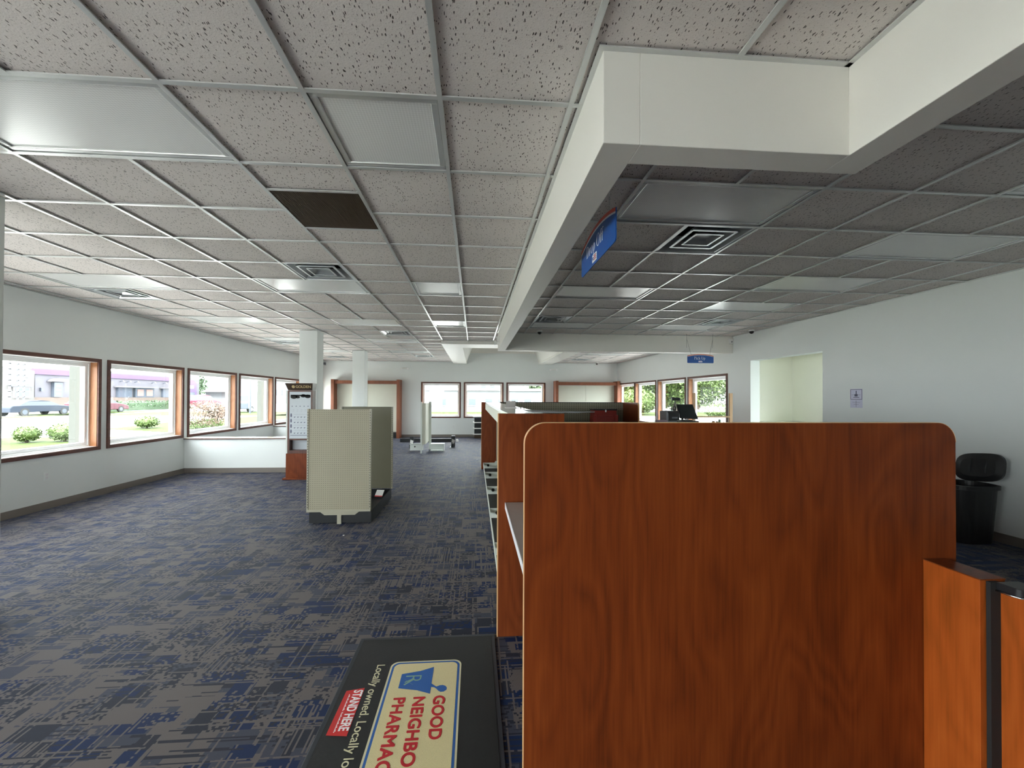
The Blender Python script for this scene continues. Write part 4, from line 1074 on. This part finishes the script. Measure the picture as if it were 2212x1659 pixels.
mb = MB(); archband(mb, 2.262, 2.998, 2.645, .055, 0, .023, X-.0015, X-.0002, 'X'); mb.build('red_band', 'signred', root)
mb = MB(); archband(mb, 2.262, 2.998, 2.645, .055, .023, .034, X-.0015, X-.0002, 'X'); mb.build('white_band', 'signwhite', root)
serif_text('lettering', 'Drop Off', .082, (X-.0005, 2.862, 2.548), (0, -1, 0), (0, 0, 1), 'signwhite', root, -.0015)
lg = box(X-.0016, X-.0002, 2.62, 2.715, 2.470, 2.522).build('logo_plate', 'signwhite', root)
MB().box(X-.0022, X-.0017, 2.690, 2.708, 2.486, 2.506).build('logo_mark', 'matblue', lg)
MB().box(X-.0022, X-.0017, 2.628, 2.684, 2.507, 2.514).box(X-.0022, X-.0017, 2.628, 2.684, 2.494, 2.501).box(X-.0022, X-.0017, 2.628, 2.684, 2.481, 2.488).build('logo_lettering', 'matred', lg)
chain('chain', X+.003, 2.38, 2.672, CE, root); chain('chain', X+.003, 2.90, 2.672, CE, root)
Y = 8.3
root = thing('hanging_sign', 'small blue hanging sign reading Pick Up in front of the far bulkhead', 'sign', (4.79, Y, 2.3), group='blue counter signs hung from the ceiling')
MB().prism(arch(4.50, 5.08, 2.30, 2.455, .035, .018), Y, Y+.006).build('board', 'signblue', root)
mb = MB(); archband(mb, 4.502, 5.078, 2.455, .035, 0, .014, Y-.0015, Y-.0002, 'Y'); mb.build('red_band', 'signred', root)
mb = MB(); archband(mb, 4.502, 5.078, 2.455, .035, .014, .022, Y-.0015, Y-.0002, 'Y'); mb.build('white_band', 'signwhite', root)
serif_text('lettering', 'Pick Up', .062, (4.655, Y-.0005, 2.375), (1, 0, 0), (0, 0, 1), 'signwhite', root, .0015)
box(4.745, 4.83, Y-.0016, Y-.0002, 2.315, 2.35).build('logo_plate', 'paper', root)
for xa, xb in ((4.49, 4.585), (5.06, 4.995)):
    MB().tube([(xb, Y+.003, 2.475), (xa, Y+.003, 2.80), (xa, Y+.003, 2.84), (xa, Y+.003, CE)], .002, 6).tube([(xa, Y+.003, 2.84), (xa-.003, Y+.003, 2.62)], .002, 6).build('wire', 'blackmetal', root)

# ------------------------------------------------------------------ floor mat
root = thing('floor_mat', 'black rubber floor mat with a cream pharmacy emblem and red lettering', 'floor mat', (-.29, 1.95, 0))
mx0, mx1, my0, my1 = -.715, .138, 1.18, 2.668
MB().box(mx0, mx1, my0, my0+.025, 0.0005, .006).box(mx0, mx1, my1-.025, my1, .0005, .006).box(mx0, mx0+.025, my0+.025, my1-.025, .0005, .006).box(mx1-.025, mx1, my0+.025, my1-.025, .0005, .006).build('border', 'matborder', root, bevel=.002)
box(mx0+.025, mx1-.025, my0+.025, my1-.025, .0005, .0085).build('pile', 'rubber', root)
def slab(poly, z0, z1, name, mat_, par): return MB().prism(poly, z0, z1, 'Z').build(name, mat_, par)
em = slab(rrect(-.470, -.068, 1.40, 2.415, .045, ('tl', 'tr', 'bl', 'br')), .0086, .0094, 'emblem_edge', 'mattext', root)
slab(rrect(-.460, -.078, 1.41, 2.405, .040, ('tl', 'tr', 'bl', 'br')), .0095, .0098, 'emblem_line', 'matblue', em)
slab(rrect(-.448, -.090, 1.422, 2.393, .034, ('tl', 'tr', 'bl', 'br')), .0099, .0103, 'emblem_field', 'matcream', em)
D_, U2 = (0, -1, 0), (1, 0, 0)
zt = .0105
text_mesh('lettering', 'GOOD', .081, (-.200, 2.130, zt), D_, U2, 'matred', em, .0004, 0.0, 1.06, spacing=1.03, bold=.0026)
text_mesh('lettering', 'NEIGHBOR', .081, (-.302, 2.130, zt), D_, U2, 'matred', em, .0004, 0.0, 1.11, spacing=1.03, bold=.0026)
text_mesh('lettering', 'PHARMACY', .081, (-.402, 2.130, zt), D_, U2, 'matred', em, .0004, 0.0, 1.11, spacing=1.03, bold=.0026)
text_mesh('lettering', 'Locally owned. Locally loved.', .062, (-.548, 2.400, .0088), D_, U2, 'mattext', root, .0004, .0003, 1.045)
# mortar and pestle emblem (drawn in reading frame: u along the writing, v up)
def uv(pts, u0=2.36, v0=-.395): return [(v0+v, u0-u) for u, v in pts]
mo = slab(uv([(.005, .172), (.215, .172), (.185, .10), (.165, 0), (.055, 0), (.035, .10)]), .0104, .0109, 'mortar', 'matblue', em)
slab(uv([(.14, .172), (.165, .20), (.156, .218), (.155, .234), (.163, .249), (.178, .257), (.194, .254), (.204, .241), (.205, .225), (.196, .212), (.182, .203), (.170, .190), (.165, .172)]), .0104, .0108, 'pestle', 'matblue', em)
text_mesh('prescription_mark', 'R', .13, (-.370, 2.30, .0110), D_, U2, 'greenlabel', mo, .0003, -.002, .9)
MB().prism([(-.372, 2.262), (-.366, 2.256), (-.32, 2.215), (-.326, 2.221)], .0110, .0113, 'Z').prism([(-.326, 2.262), (-.320, 2.256), (-.366, 2.215), (-.372, 2.221)], .0110, .0113, 'Z').build('prescription_cross', 'greenlabel', mo)
st = MB().add([(-.662, 2.195, .0087), (-.572, 2.212, .0087), (-.572, 1.905, .0087), (-.668, 1.915, .0087), (-.662, 2.195, .0095), (-.572, 2.212, .0095), (-.572, 1.905, .0095), (-.668, 1.915, .0095)],
   [(0,3,2,1),(4,5,6,7),(0,1,5,4),(1,2,6,5),(2,3,7,6),(3,0,4,7)]).build('floor_sticker', 'stickred')
tag(st, 'red sticker with white capitals on the left edge of the black floor mat', 'sticker')
text_mesh('lettering', 'STAND HERE', .064, (-.620, 2.198, .0097), D_, U2, 'signwhite', st, .0002, .0016, .70)
mb = MB()
for k in range(34):
    if k == 16: continue
    y = 2.17-.0072*k; mb.box(-.640, -.636+.002*(k % 3), y-.005, y, .0096, .0098)
mb.build('small_print', 'signwhite', st)

# ------------------------------------------------------------------ outdoors
g0 = -.15
def slabg(name, x0, x1, y0, y1, z0, z1, mat_): return struct(box(x0, x1, y0, y1, z0, z1).build(name, mat_))
slabg('ground_far', -220, 220, -60, 260, -.60, -.50, 'road')
slabg('lot_left', -64, -36.2, -10, 140, -.5, -.16, 'asphalt')
slabg('road_left', -33.2, XL-.21, -10, 140, -.5, -.17, 'road')
slabg('verge_far', -36.2, -33.2, -10, 42, -.5, -.13, 'grass')
slabg('verge_far_b', -36.2, -33.2, 46, 140, -.5, -.165, 'road')
slabg('lawn_left', -18.4, -11.0, -10, 17.6, -.16, -.13, 'grass')
slabg('sidewalk_left', -11.0, XL-.21, -10, 60, -.16, -.12, 'concrete')
o = MB().prism([(-14.2, 20.0), (-18.6, 22.0), (-19.5, 27.0), (-17.2, 45), (-12.5, 45), (-11.5, 30)], -.16, -.13, 'Z').build('lawn_island', 'grass'); struct(o)
slabg('kerb_far', -33.2, -32.9, -10, 60, -.16, -.10, 'concrete')
slabg('lawn_back', -40, 30, 37, 47, -.5, -.13, 'grass')
slabg('walk_back', -40, 30, YB+.21, 37, -.5, -.15, 'concrete')
slabg('lot_right', XR+2.2, 34, -10, 120, -.5, -.35, 'pond')
slabg('bank_right', 34, 44, -10, 160, -.5, -.28, 'dirt')
slabg('meadow_right', 44, 90, -10, 200, -.5, -.2, 'grass')
for k, (x, y) in enumerate(((-7.75, 8.35), (-7.75, 15.1), (-7.75, 1.6))):
    o = box(x, x+.27, y, y+.30, -.12, 3.1).build('canopy_post', 'extpost', bevel=.01)
    tag(o, ['beige square canopy post outside the leftmost window', 'beige square canopy post outside the fourth window from the left', 'beige square canopy post outside, behind the camera'][k], 'post', 'canopy posts along the outer walk')

def foliage(mb, c, rx, ry, rz, n, s, seed, shell=.55):
    rg = random.Random(seed)
    for _ in range(n):
        while True:
            p = Vector((rg.uniform(-1, 1), rg.uniform(-1, 1), rg.uniform(-1, 1)))
            if shell < p.length < 1: break
        q = Vector((c[0]+p.x*rx, c[1]+p.y*ry, c[2]+p.z*rz))
        a = Vector((rg.gauss(0, 1), rg.gauss(0, 1), rg.gauss(0, 1))).normalized(); b = a.cross(Vector((rg.gauss(0, 1), rg.gauss(0, 1), rg.gauss(0, 1)))).normalized()
        l = s*rg.uniform(.6, 1.3)
        mb.add([q-a*l, q+b*l*.5, q+a*l, q-b*l*.5], [(0, 1, 2, 3)])
def blob(mb, c, rx, ry, rz, seed=0, nu=14, nv=8):
    rg = random.Random(seed); vs = []; fs = []
    for i in range(nv+1):
        th = PI*i/nv
        for j in range(nu):
            ph = 2*PI*j/nu; k = 1+rg.uniform(-.06, .06)
            vs.append((c[0]+rx*k*math.sin(th)*math.cos(ph), c[1]+ry*k*math.sin(th)*math.sin(ph), c[2]+rz*k*math.cos(th)))
    for i in range(nv):
        for j in range(nu): fs.append((i*nu+j, i*nu+(j+1) % nu, (i+1)*nu+(j+1) % nu, (i+1)*nu+j))
    mb.add(vs, fs)
def bush(name, x, y, rx, ry, h, mat_, lab, cat, seed, n=900, s=.06, group=None):
    root = thing(name, lab, cat, (x, y, -.13), group=group)
    mb = MB(); blob(mb, (x, y, -.13+h*.52), rx*.84, ry*.84, h*.40, seed); foliage(mb, (x, y, -.13+h*.52), rx, ry, h*.48, n, s, seed, .72)
    mb.build('foliage', mat_, root); MB().tube([(x, y, -.13), (x, y, h*.4)], .05, 6).build('stem', 'bark', root)
bush('clipped_shrub', -14.98, 16.02, .52, .48, .70, 'leaf', 'larger round green shrub on the lawn outside the leftmost window', 'shrub', 1, 1500, .035, 'clipped shrubs along the street')
bush('clipped_shrub', -15.85, 15.6, .38, .38, .60, 'leaf', 'smaller round green shrub left of the larger one outside the leftmost window', 'shrub', 2, 1200, .035, 'clipped shrubs along the street')
bush('clipped_shrub', -17.2, 15.6, .34, .34, .46, 'leaf', 'small shrub at the left edge of the leftmost window', 'shrub', 3, 700, .035, 'clipped shrubs along the street')
bush('clipped_shrub', -16.95, 22.35, .55, .55, .66, 'leaf', 'round green shrub on the grass island outside the second window', 'shrub', 4, 1000, .045, 'clipped shrubs along the street')
root = thing('weeping_shrub', 'tall russet arching shrub on grass outside the third window', 'shrub', (-14.0, 22.3, -.13))
mb = MB(); rg = random.Random(5)
for k in range(150):
    a = rg.uniform(0, 2*PI); r = rg.uniform(.3, 1.0); h = rg.uniform(.6, 1.2)
    pts = [(-14.0+.1*math.cos(a), 23.2+.1*math.sin(a), -.1)]
    for q in range(1, 7):
        t = q/6; pts.append((-14.0+r*t*math.cos(a), 23.2+r*t*math.sin(a), -.1+h*math.sin(PI*t*.78)/math.sin(PI*.5)))
    mb.tube(pts, [.02]*5+[.012, .004], 4, False)
mb.build('branches', 'bark', root)
mb = MB(); foliage(mb, (-14.0, 22.3, .62), 1.05, 1.05, .70, 2400, .05, 6, .5); mb.build('foliage', 'leafred', root)
mb = MB(); foliage(mb, (-14.0, 22.3, .12), .85, .85, .30, 900, .05, 7, .3); mb.build('lower_foliage', 'leaf', root)
root = thing('hedge', 'long clipped hedge in front of the pale building across the street', 'hedge', (-40.5, 52, -.16))
mb = MB(); mb.box(-41.5, -39.6, 45, 66, -.15, .75); rg = random.Random(9)
for k in range(60): foliage(mb, (-40.5, 45+21*k/59, .42), 1.15, .6, .55, 60, .14, 100+k, .7)
mb.build('foliage', 'leafdark', root)

# building across the street
root = thing('restaurant_building', 'pale low building with a purple roof band across the street', 'building', (-70, 78, -.16))
box(-82, -66, 66, 96, -.16, 5.9).build('wall', 'stucco', root)
box(-82, -65.4, 58, 65.3, -.16, 5.2).build('wall', 'stuccowarm', root)
box(-65.99, -65.75, 65.3, 96, 4.75, 5.55).build('roof_band', 'purple', root)
box(-65.99, -65.6, 65.3, 96, -.16, 1.25).build('stone_base', 'brickbase', root)
box(-65.39, -65.2, 58, 65.3, -.16, .9).build('stone_base', 'stuccowarm', root)
for (y0, y1, z0, z1, m_) in ((62.5, 64.6, 1.2, 2.7, 'darkpane'),):
    f = box(-65.38, -65.25, y0, y1, z0, z1).build('window', 'vinyl', root); box(-65.24, -65.2, y0+.12, y1-.12, z0+.1, z1-.1).build('pane', m_, f)
    box(-65.38, -64.9, y0-.6, y1+.2, z1+.05, z1+.25).build('awning', 'darkpane', root)
for (y0, y1) in ((79.8, 82.8), (83.6, 88.2), (90.6, 92.6)):
    f = box(-65.98, -65.55, y0, y1, 1.25, 3.1).build('window', 'darkpane', root)
    box(-65.98, -64.9, y0-.5, y1+.3, 3.1, 3.35).build('awning', 'roofgrey', root)
    if y1-y0 > 4: box(-65.54, -65.5, y0+.4, y0+1.9, 1.5, 2.8).box(-65.54, -65.5, y0+2.6, y1-.4, 1.5, 2.8).build('window_poster', 'poster1', f)
o = box(-65.98, -65.5, 68.3, 69.6, 1.3, 3.6).build('wall_sign', 'darkpane', root)
for z in (1.7, 2.3, 2.9): box(-65.49, -65.45, 68.6, 69.3, z, z+.25).build('sign_mark', 'vinyl', o)
MB().prism([(67.6, 3.7), (70.3, 3.7), (69.9, 4.05), (69.2, 4.2), (68.5, 4.2), (67.9, 4.05)], -65.98, -65.2, 'X').build('sign_hood', 'roofgrey', root)
for y in (60.0, 64.0, 80.5, 82.0, 83.8, 88.0, 91.0): MB().tube([(-65.9, y, 4.15), (-65.3, y, 4.35), (-65.0, y, 4.1)], .07, 6).build('gooseneck_lamp', 'darkpane', root)
for y in (66.6, 78.0): box(-65.98, -65.7, y, y+.25, 2.2, 2.7).build('wall_lamp', 'darkpane', root)
ar = [(95.8, -.16), (101.2, -.16), (101.2, 4.3)] + [(98.5+2.7*math.cos(PI*k/10), 4.3+1.1*math.sin(PI*k/10)) for k in range(1, 10)] + [(95.8, 4.3)]
box(-82, -66.01, 96.01, 102.5, -.16, 7.0).build('tower', 'stucco', root); MB().prism(ar, -66, -65.7, 'X').build('tower_arch', 'purple', root)
box(-65.69, -65.6, 97.2, 100, 3.3, 4.0).build('tower_sign', 'vinyl', root); box(-65.69, -65.6, 96.8, 100.4, -.16, 2.4).build('tower_door', 'darkpane', root)
for y0, y1, z in ((62.6, 64.6, 5.2), (68.2, 69.3, 5.9)):
    mb = MB().box(-72, -71.9, y0, y0+.08, z, z+1.0).box(-72, -71.9, y1, y1+.08, z, z+1.0).box(-72, -71.9, y0, y1, z+.9, z+1.0); mb.build('roof_rail', 'roofgrey', root)
root = thing('utility_tower', 'pale lattice tower at the left edge of the leftmost window', 'tower', (-58, 55.5, -.16))
mb = MB()
for dy in (0, .9, 1.6):
    mb.box(-58.1, -57.9, 55+dy, 55.12+dy, -.16, 9)
for k in range(12): mb.box(-58.1, -57.9, 55, 57.4, .6+.7*k, .68+.7*k)
mb.build('lattice', 'siding', root)

def car(lab, x, y, rz, paint, L_=4.8, H=1.12, kind='sedan', cat='car'):
    root = thing('parked_car', lab, cat, (x, y, -.16), rz, group='cars parked across the street')
    k = L_/4.8
    if kind == 'sedan':
        body = [(-2.4, .28), (-2.4, .62), (-2.25, .78), (-1.3, .82), (1.05, .80), (2.0, .70), (2.35, .55), (2.4, .28)]
        cab = [(-1.75, .80), (-1.05, 1.12), (-.1, 1.16), (.55, 1.10), (1.25, .78)]
    elif kind == 'van':
        body = [(-2.4, .28), (-2.42, .85), (-2.3, .95), (.9, .92), (1.9, .80), (2.35, .62), (2.4, .28)]
        cab = [(-2.28, .93), (-1.95, 1.38), (-.2, 1.46), (.5, 1.38), (1.35, .86)]
    else:
        body = [(-2.3, .30), (-2.35, .80), (-2.2, .95), (1.0, .92), (2.0, .82), (2.3, .60), (2.35, .30)]
        cab = [(-2.1, .93), (-1.7, 1.36), (-.1, 1.42), (.45, 1.35), (1.2, .90)]
    sc = lambda ps: [(p[0]*k, p[1]*H/1.12*.95) for p in ps]
    MB().prism(sc(body), -.88, .88).build('body', paint, root, local=True, bevel=.06, seg=3)
    c = sc(cab)
    MB().add([(p[0], -.80, p[1]) if p[1] < c[0][1]+.02 else (p[0], -.62, p[1]) for p in c]+[(p[0], .80, p[1]) if p[1] < c[0][1]+.02 else (p[0], .62, p[1]) for p in c],
             [tuple(range(len(c))), tuple(range(2*len(c)-1, len(c)-1, -1))]+[(i, i+len(c), (i+1) % len(c)+len(c), (i+1) % len(c)) for i in range(len(c))]).build('cabin_glass', 'carglass', root, local=True)
    top = [p for p in c if p[1] > c[0][1]+.1]
    MB().prism([(p[0]*1.0, p[1]+.005) for p in top]+[(top[-1][0]-.05, top[-1][1]-.05), (top[0][0]+.05, top[0][1]-.05)], -.63, .63).build('roof', paint, root, local=True)
    for sx in (-1.45*k, 1.45*k):
        for sy in (-.89, .71):
            w_ = MB().lathe([(.33, 0), (.33, .18)], (sx, sy, .33), 18, 'Y').build('wheel', 'tyre', root, local=True)
            MB().lathe([(.20, -.01 if sy < 0 else .181), (.20, 0 if sy < 0 else .19)], (sx, sy, .33), 14, 'Y').build('hub_cap', 'carsilver', w_, local=True)
    box(2.28*k, 2.40*k, -.8, -.45, .55, .66).box(2.28*k, 2.40*k, .45, .8, .55, .66).build('headlight', 'lens', root, local=True)
    return root
car('dark blue-black saloon car parked outside the leftmost window', -37.6, 37.6, PI/2-.02, 'carblack', 5.2, 1.3)
car('maroon van partly behind the dark saloon, outside the leftmost window', -37.4, 43.3, PI/2, 'carred', 5.0, 1.25, 'van')
car('maroon minivan outside the third window behind the russet shrub', -36.8, 58.0, PI/2, 'carred', 5.4, 1.5, 'van')
car('grey silver hatchback outside the fourth window', -24.3, 45.9, PI/2, 'carsilver', 4.2, 1.5, 'suv')

# houses and sign beyond
root = thing('house', 'pale house with grey gabled roof far beyond the fourth window', 'house', (-62, 113, -.16))
box(-68, -60, 108, 119, -.16, 2.6).build('wall', 'siding', root)
MB().prism([(107, 2.6), (120, 2.6), (113, 4.6)], -68.5, -59.5, 'X').build('roof', 'roofgrey', root)
root = thing('white_house', 'white two-storey house far beyond the fifth window', 'house', (-48, 100, -.16))
box(-54, -45, 94, 108, -.6, 7.5).build('wall', 'siding', root)
for y in (96.0, 98.5, 101, 103.5):
    for z in (1.8, 4.6):
        f = box(-44.99, -44.9, y, y+.9, z, z+1.4).build('window', 'backpane', root)
root = thing('street_sign', 'tall pole sign with a white board outside the fourth window', 'sign', (-22, 41.6, -.17))
MB().tube([(-22, 41.6, -.17), (-22, 41.6, 4.2)], .09, 10).build('pole', 'darkpane', root); bd = box(-22.06, -21.94, 41.9, 43.6, 2.0, 3.6).box(-22.02, -21.98, 41.6, 41.9, 2.5, 2.6).box(-22.02, -21.98, 41.6, 41.9, 3.2, 3.3).build('board', 'vinyl', root)
MB().box(-21.93, -21.92, 42.2, 43.2, 3.2, 3.32).box(-21.93, -21.92, 42.1, 43.3, 2.9, 3.02).box(-21.93, -21.92, 42.3, 43.1, 2.6, 2.7).build('board_lines', 'backpane', bd)
root = thing('white_building', 'long white building with small square windows outside the back windows', 'building', (2, 50, -.5))
box(-9, 12, 48, 58, -.5, 2.6).build('wall', 'siding', root)
box(-7.5, -2, 49, 57, 2.601, 3.6).build('upper_wall', 'siding', root)
box(-9.2, 12.2, 47.8, 48, 2.35, 2.6).build('roof_edge', 'vinyl', root)
for x in (-4.15, -.7, 1.25, 2.8, 4.35, 5.9, 8.0, 10.5):
    f = box(x-.08, x+.93, 47.93, 47.999, .50, 1.45).build('window', 'vinyl', root); box(x, x+.85, 47.91, 47.929, .58, 1.37).build('pane', 'backpane', f)
for x in (-1.9, .8, 1.9): box(x, x+.6, 50, 50.6, 2.601, 3.1).build('roof_unit', 'backpane', root)

def tree(x, y, h, r, lab, seed, mat_='leaftree', n=2200, s=.28, z=-.3, low=.12):
    root = thing('leafy_tree', lab, 'tree', (x, y, z), group='trees beyond the right and back windows')
    MB().tube([(x, y, z), (x+.1, y, z+h*.3), (x, y+.1, z+h*.7)], [.28, .2, .08], 8).build('trunk', 'bark', root)
    rg = random.Random(seed); mb = MB()
    for k in range(9):
        a = rg.uniform(0, 2*PI); d = rg.uniform(0, .55)*r; zz = z+h*(low+(1-low)*rg.uniform(.12, .85))
        foliage(mb, (x+d*math.cos(a), y+d*math.sin(a), zz), r*.75, r*.75, h*.26, n//9, s, seed*31+k, .2)
    mb.build('crown', mat_, root)
k = 0
rg = random.Random(44)
names = ['yellow-green tree close to the farthest right window', 'round green tree next along beyond the farthest right window', 'bright green tree beyond the farthest right window', 'tall tree beyond the farthest right window', 'light green tree outside the second right window from the back', 'dense tree outside the second right window from the back',
         'dark tree outside the third right window', 'broad tree behind the till screen', 'tree between the two nearest right windows', 'tall tree outside the nearest right window', 'pale tree right of the wooden stand', 'wide tree beyond the nearest right window', 'low tree past the meadow, rightmost of the row', 'tree behind the recess at the far right']
spots = [(17.5, 47.5, 7.5, 3.0), (25, 49, 8, 3.0), (27, 57, 9, 4.0), (32.5, 78, 12, 5), (37, 65, 10, 4.6), (43, 86, 13, 5.5), (46, 71, 11, 5), (57, 98, 14, 6), (57, 80, 12, 5.5), (71, 92, 15, 6.5), (58, 62, 11, 5.5), (76, 74, 15, 7), (71, 57, 12, 6), (90, 64, 14, 7)]
for (x, y, h, r), nm in zip(spots, names):
    tree(x, y, h, r, nm, 60+k, 'leaf' if k in (0, 1, 2, 4) else 'leaftree', 9000, .24); k += 1
bush('wild_bush', 16.5, 40, 2.0, 1.8, 2.6, 'leaf', 'bright wild bush outside the farthest right window', 'bush', 21, 2600, .14)
bush('wild_bush', 22.0, 35.5, 1.2, 1.2, 1.1, 'leaf', 'low bush outside the second right window from the back', 'bush', 22, 900, .12)
tree(11, 66, 5.6, 3.2, 'green tree top showing above the white building', 91, 'leaftree', 1800, .3)
tree(18.5, 72, 6.0, 3.2, 'second green tree top above the right end of the white building', 92, 'leaftree', 1800, .3)
tree(-82, 122, 12, 6, 'hazy tree beyond the pale building across the street', 93, 'leafdark', 2600, .5)
tree(-70, 138, 8, 5, 'low hazy tree beside the taller one across the street', 94, 'leafdark', 2200, .5)
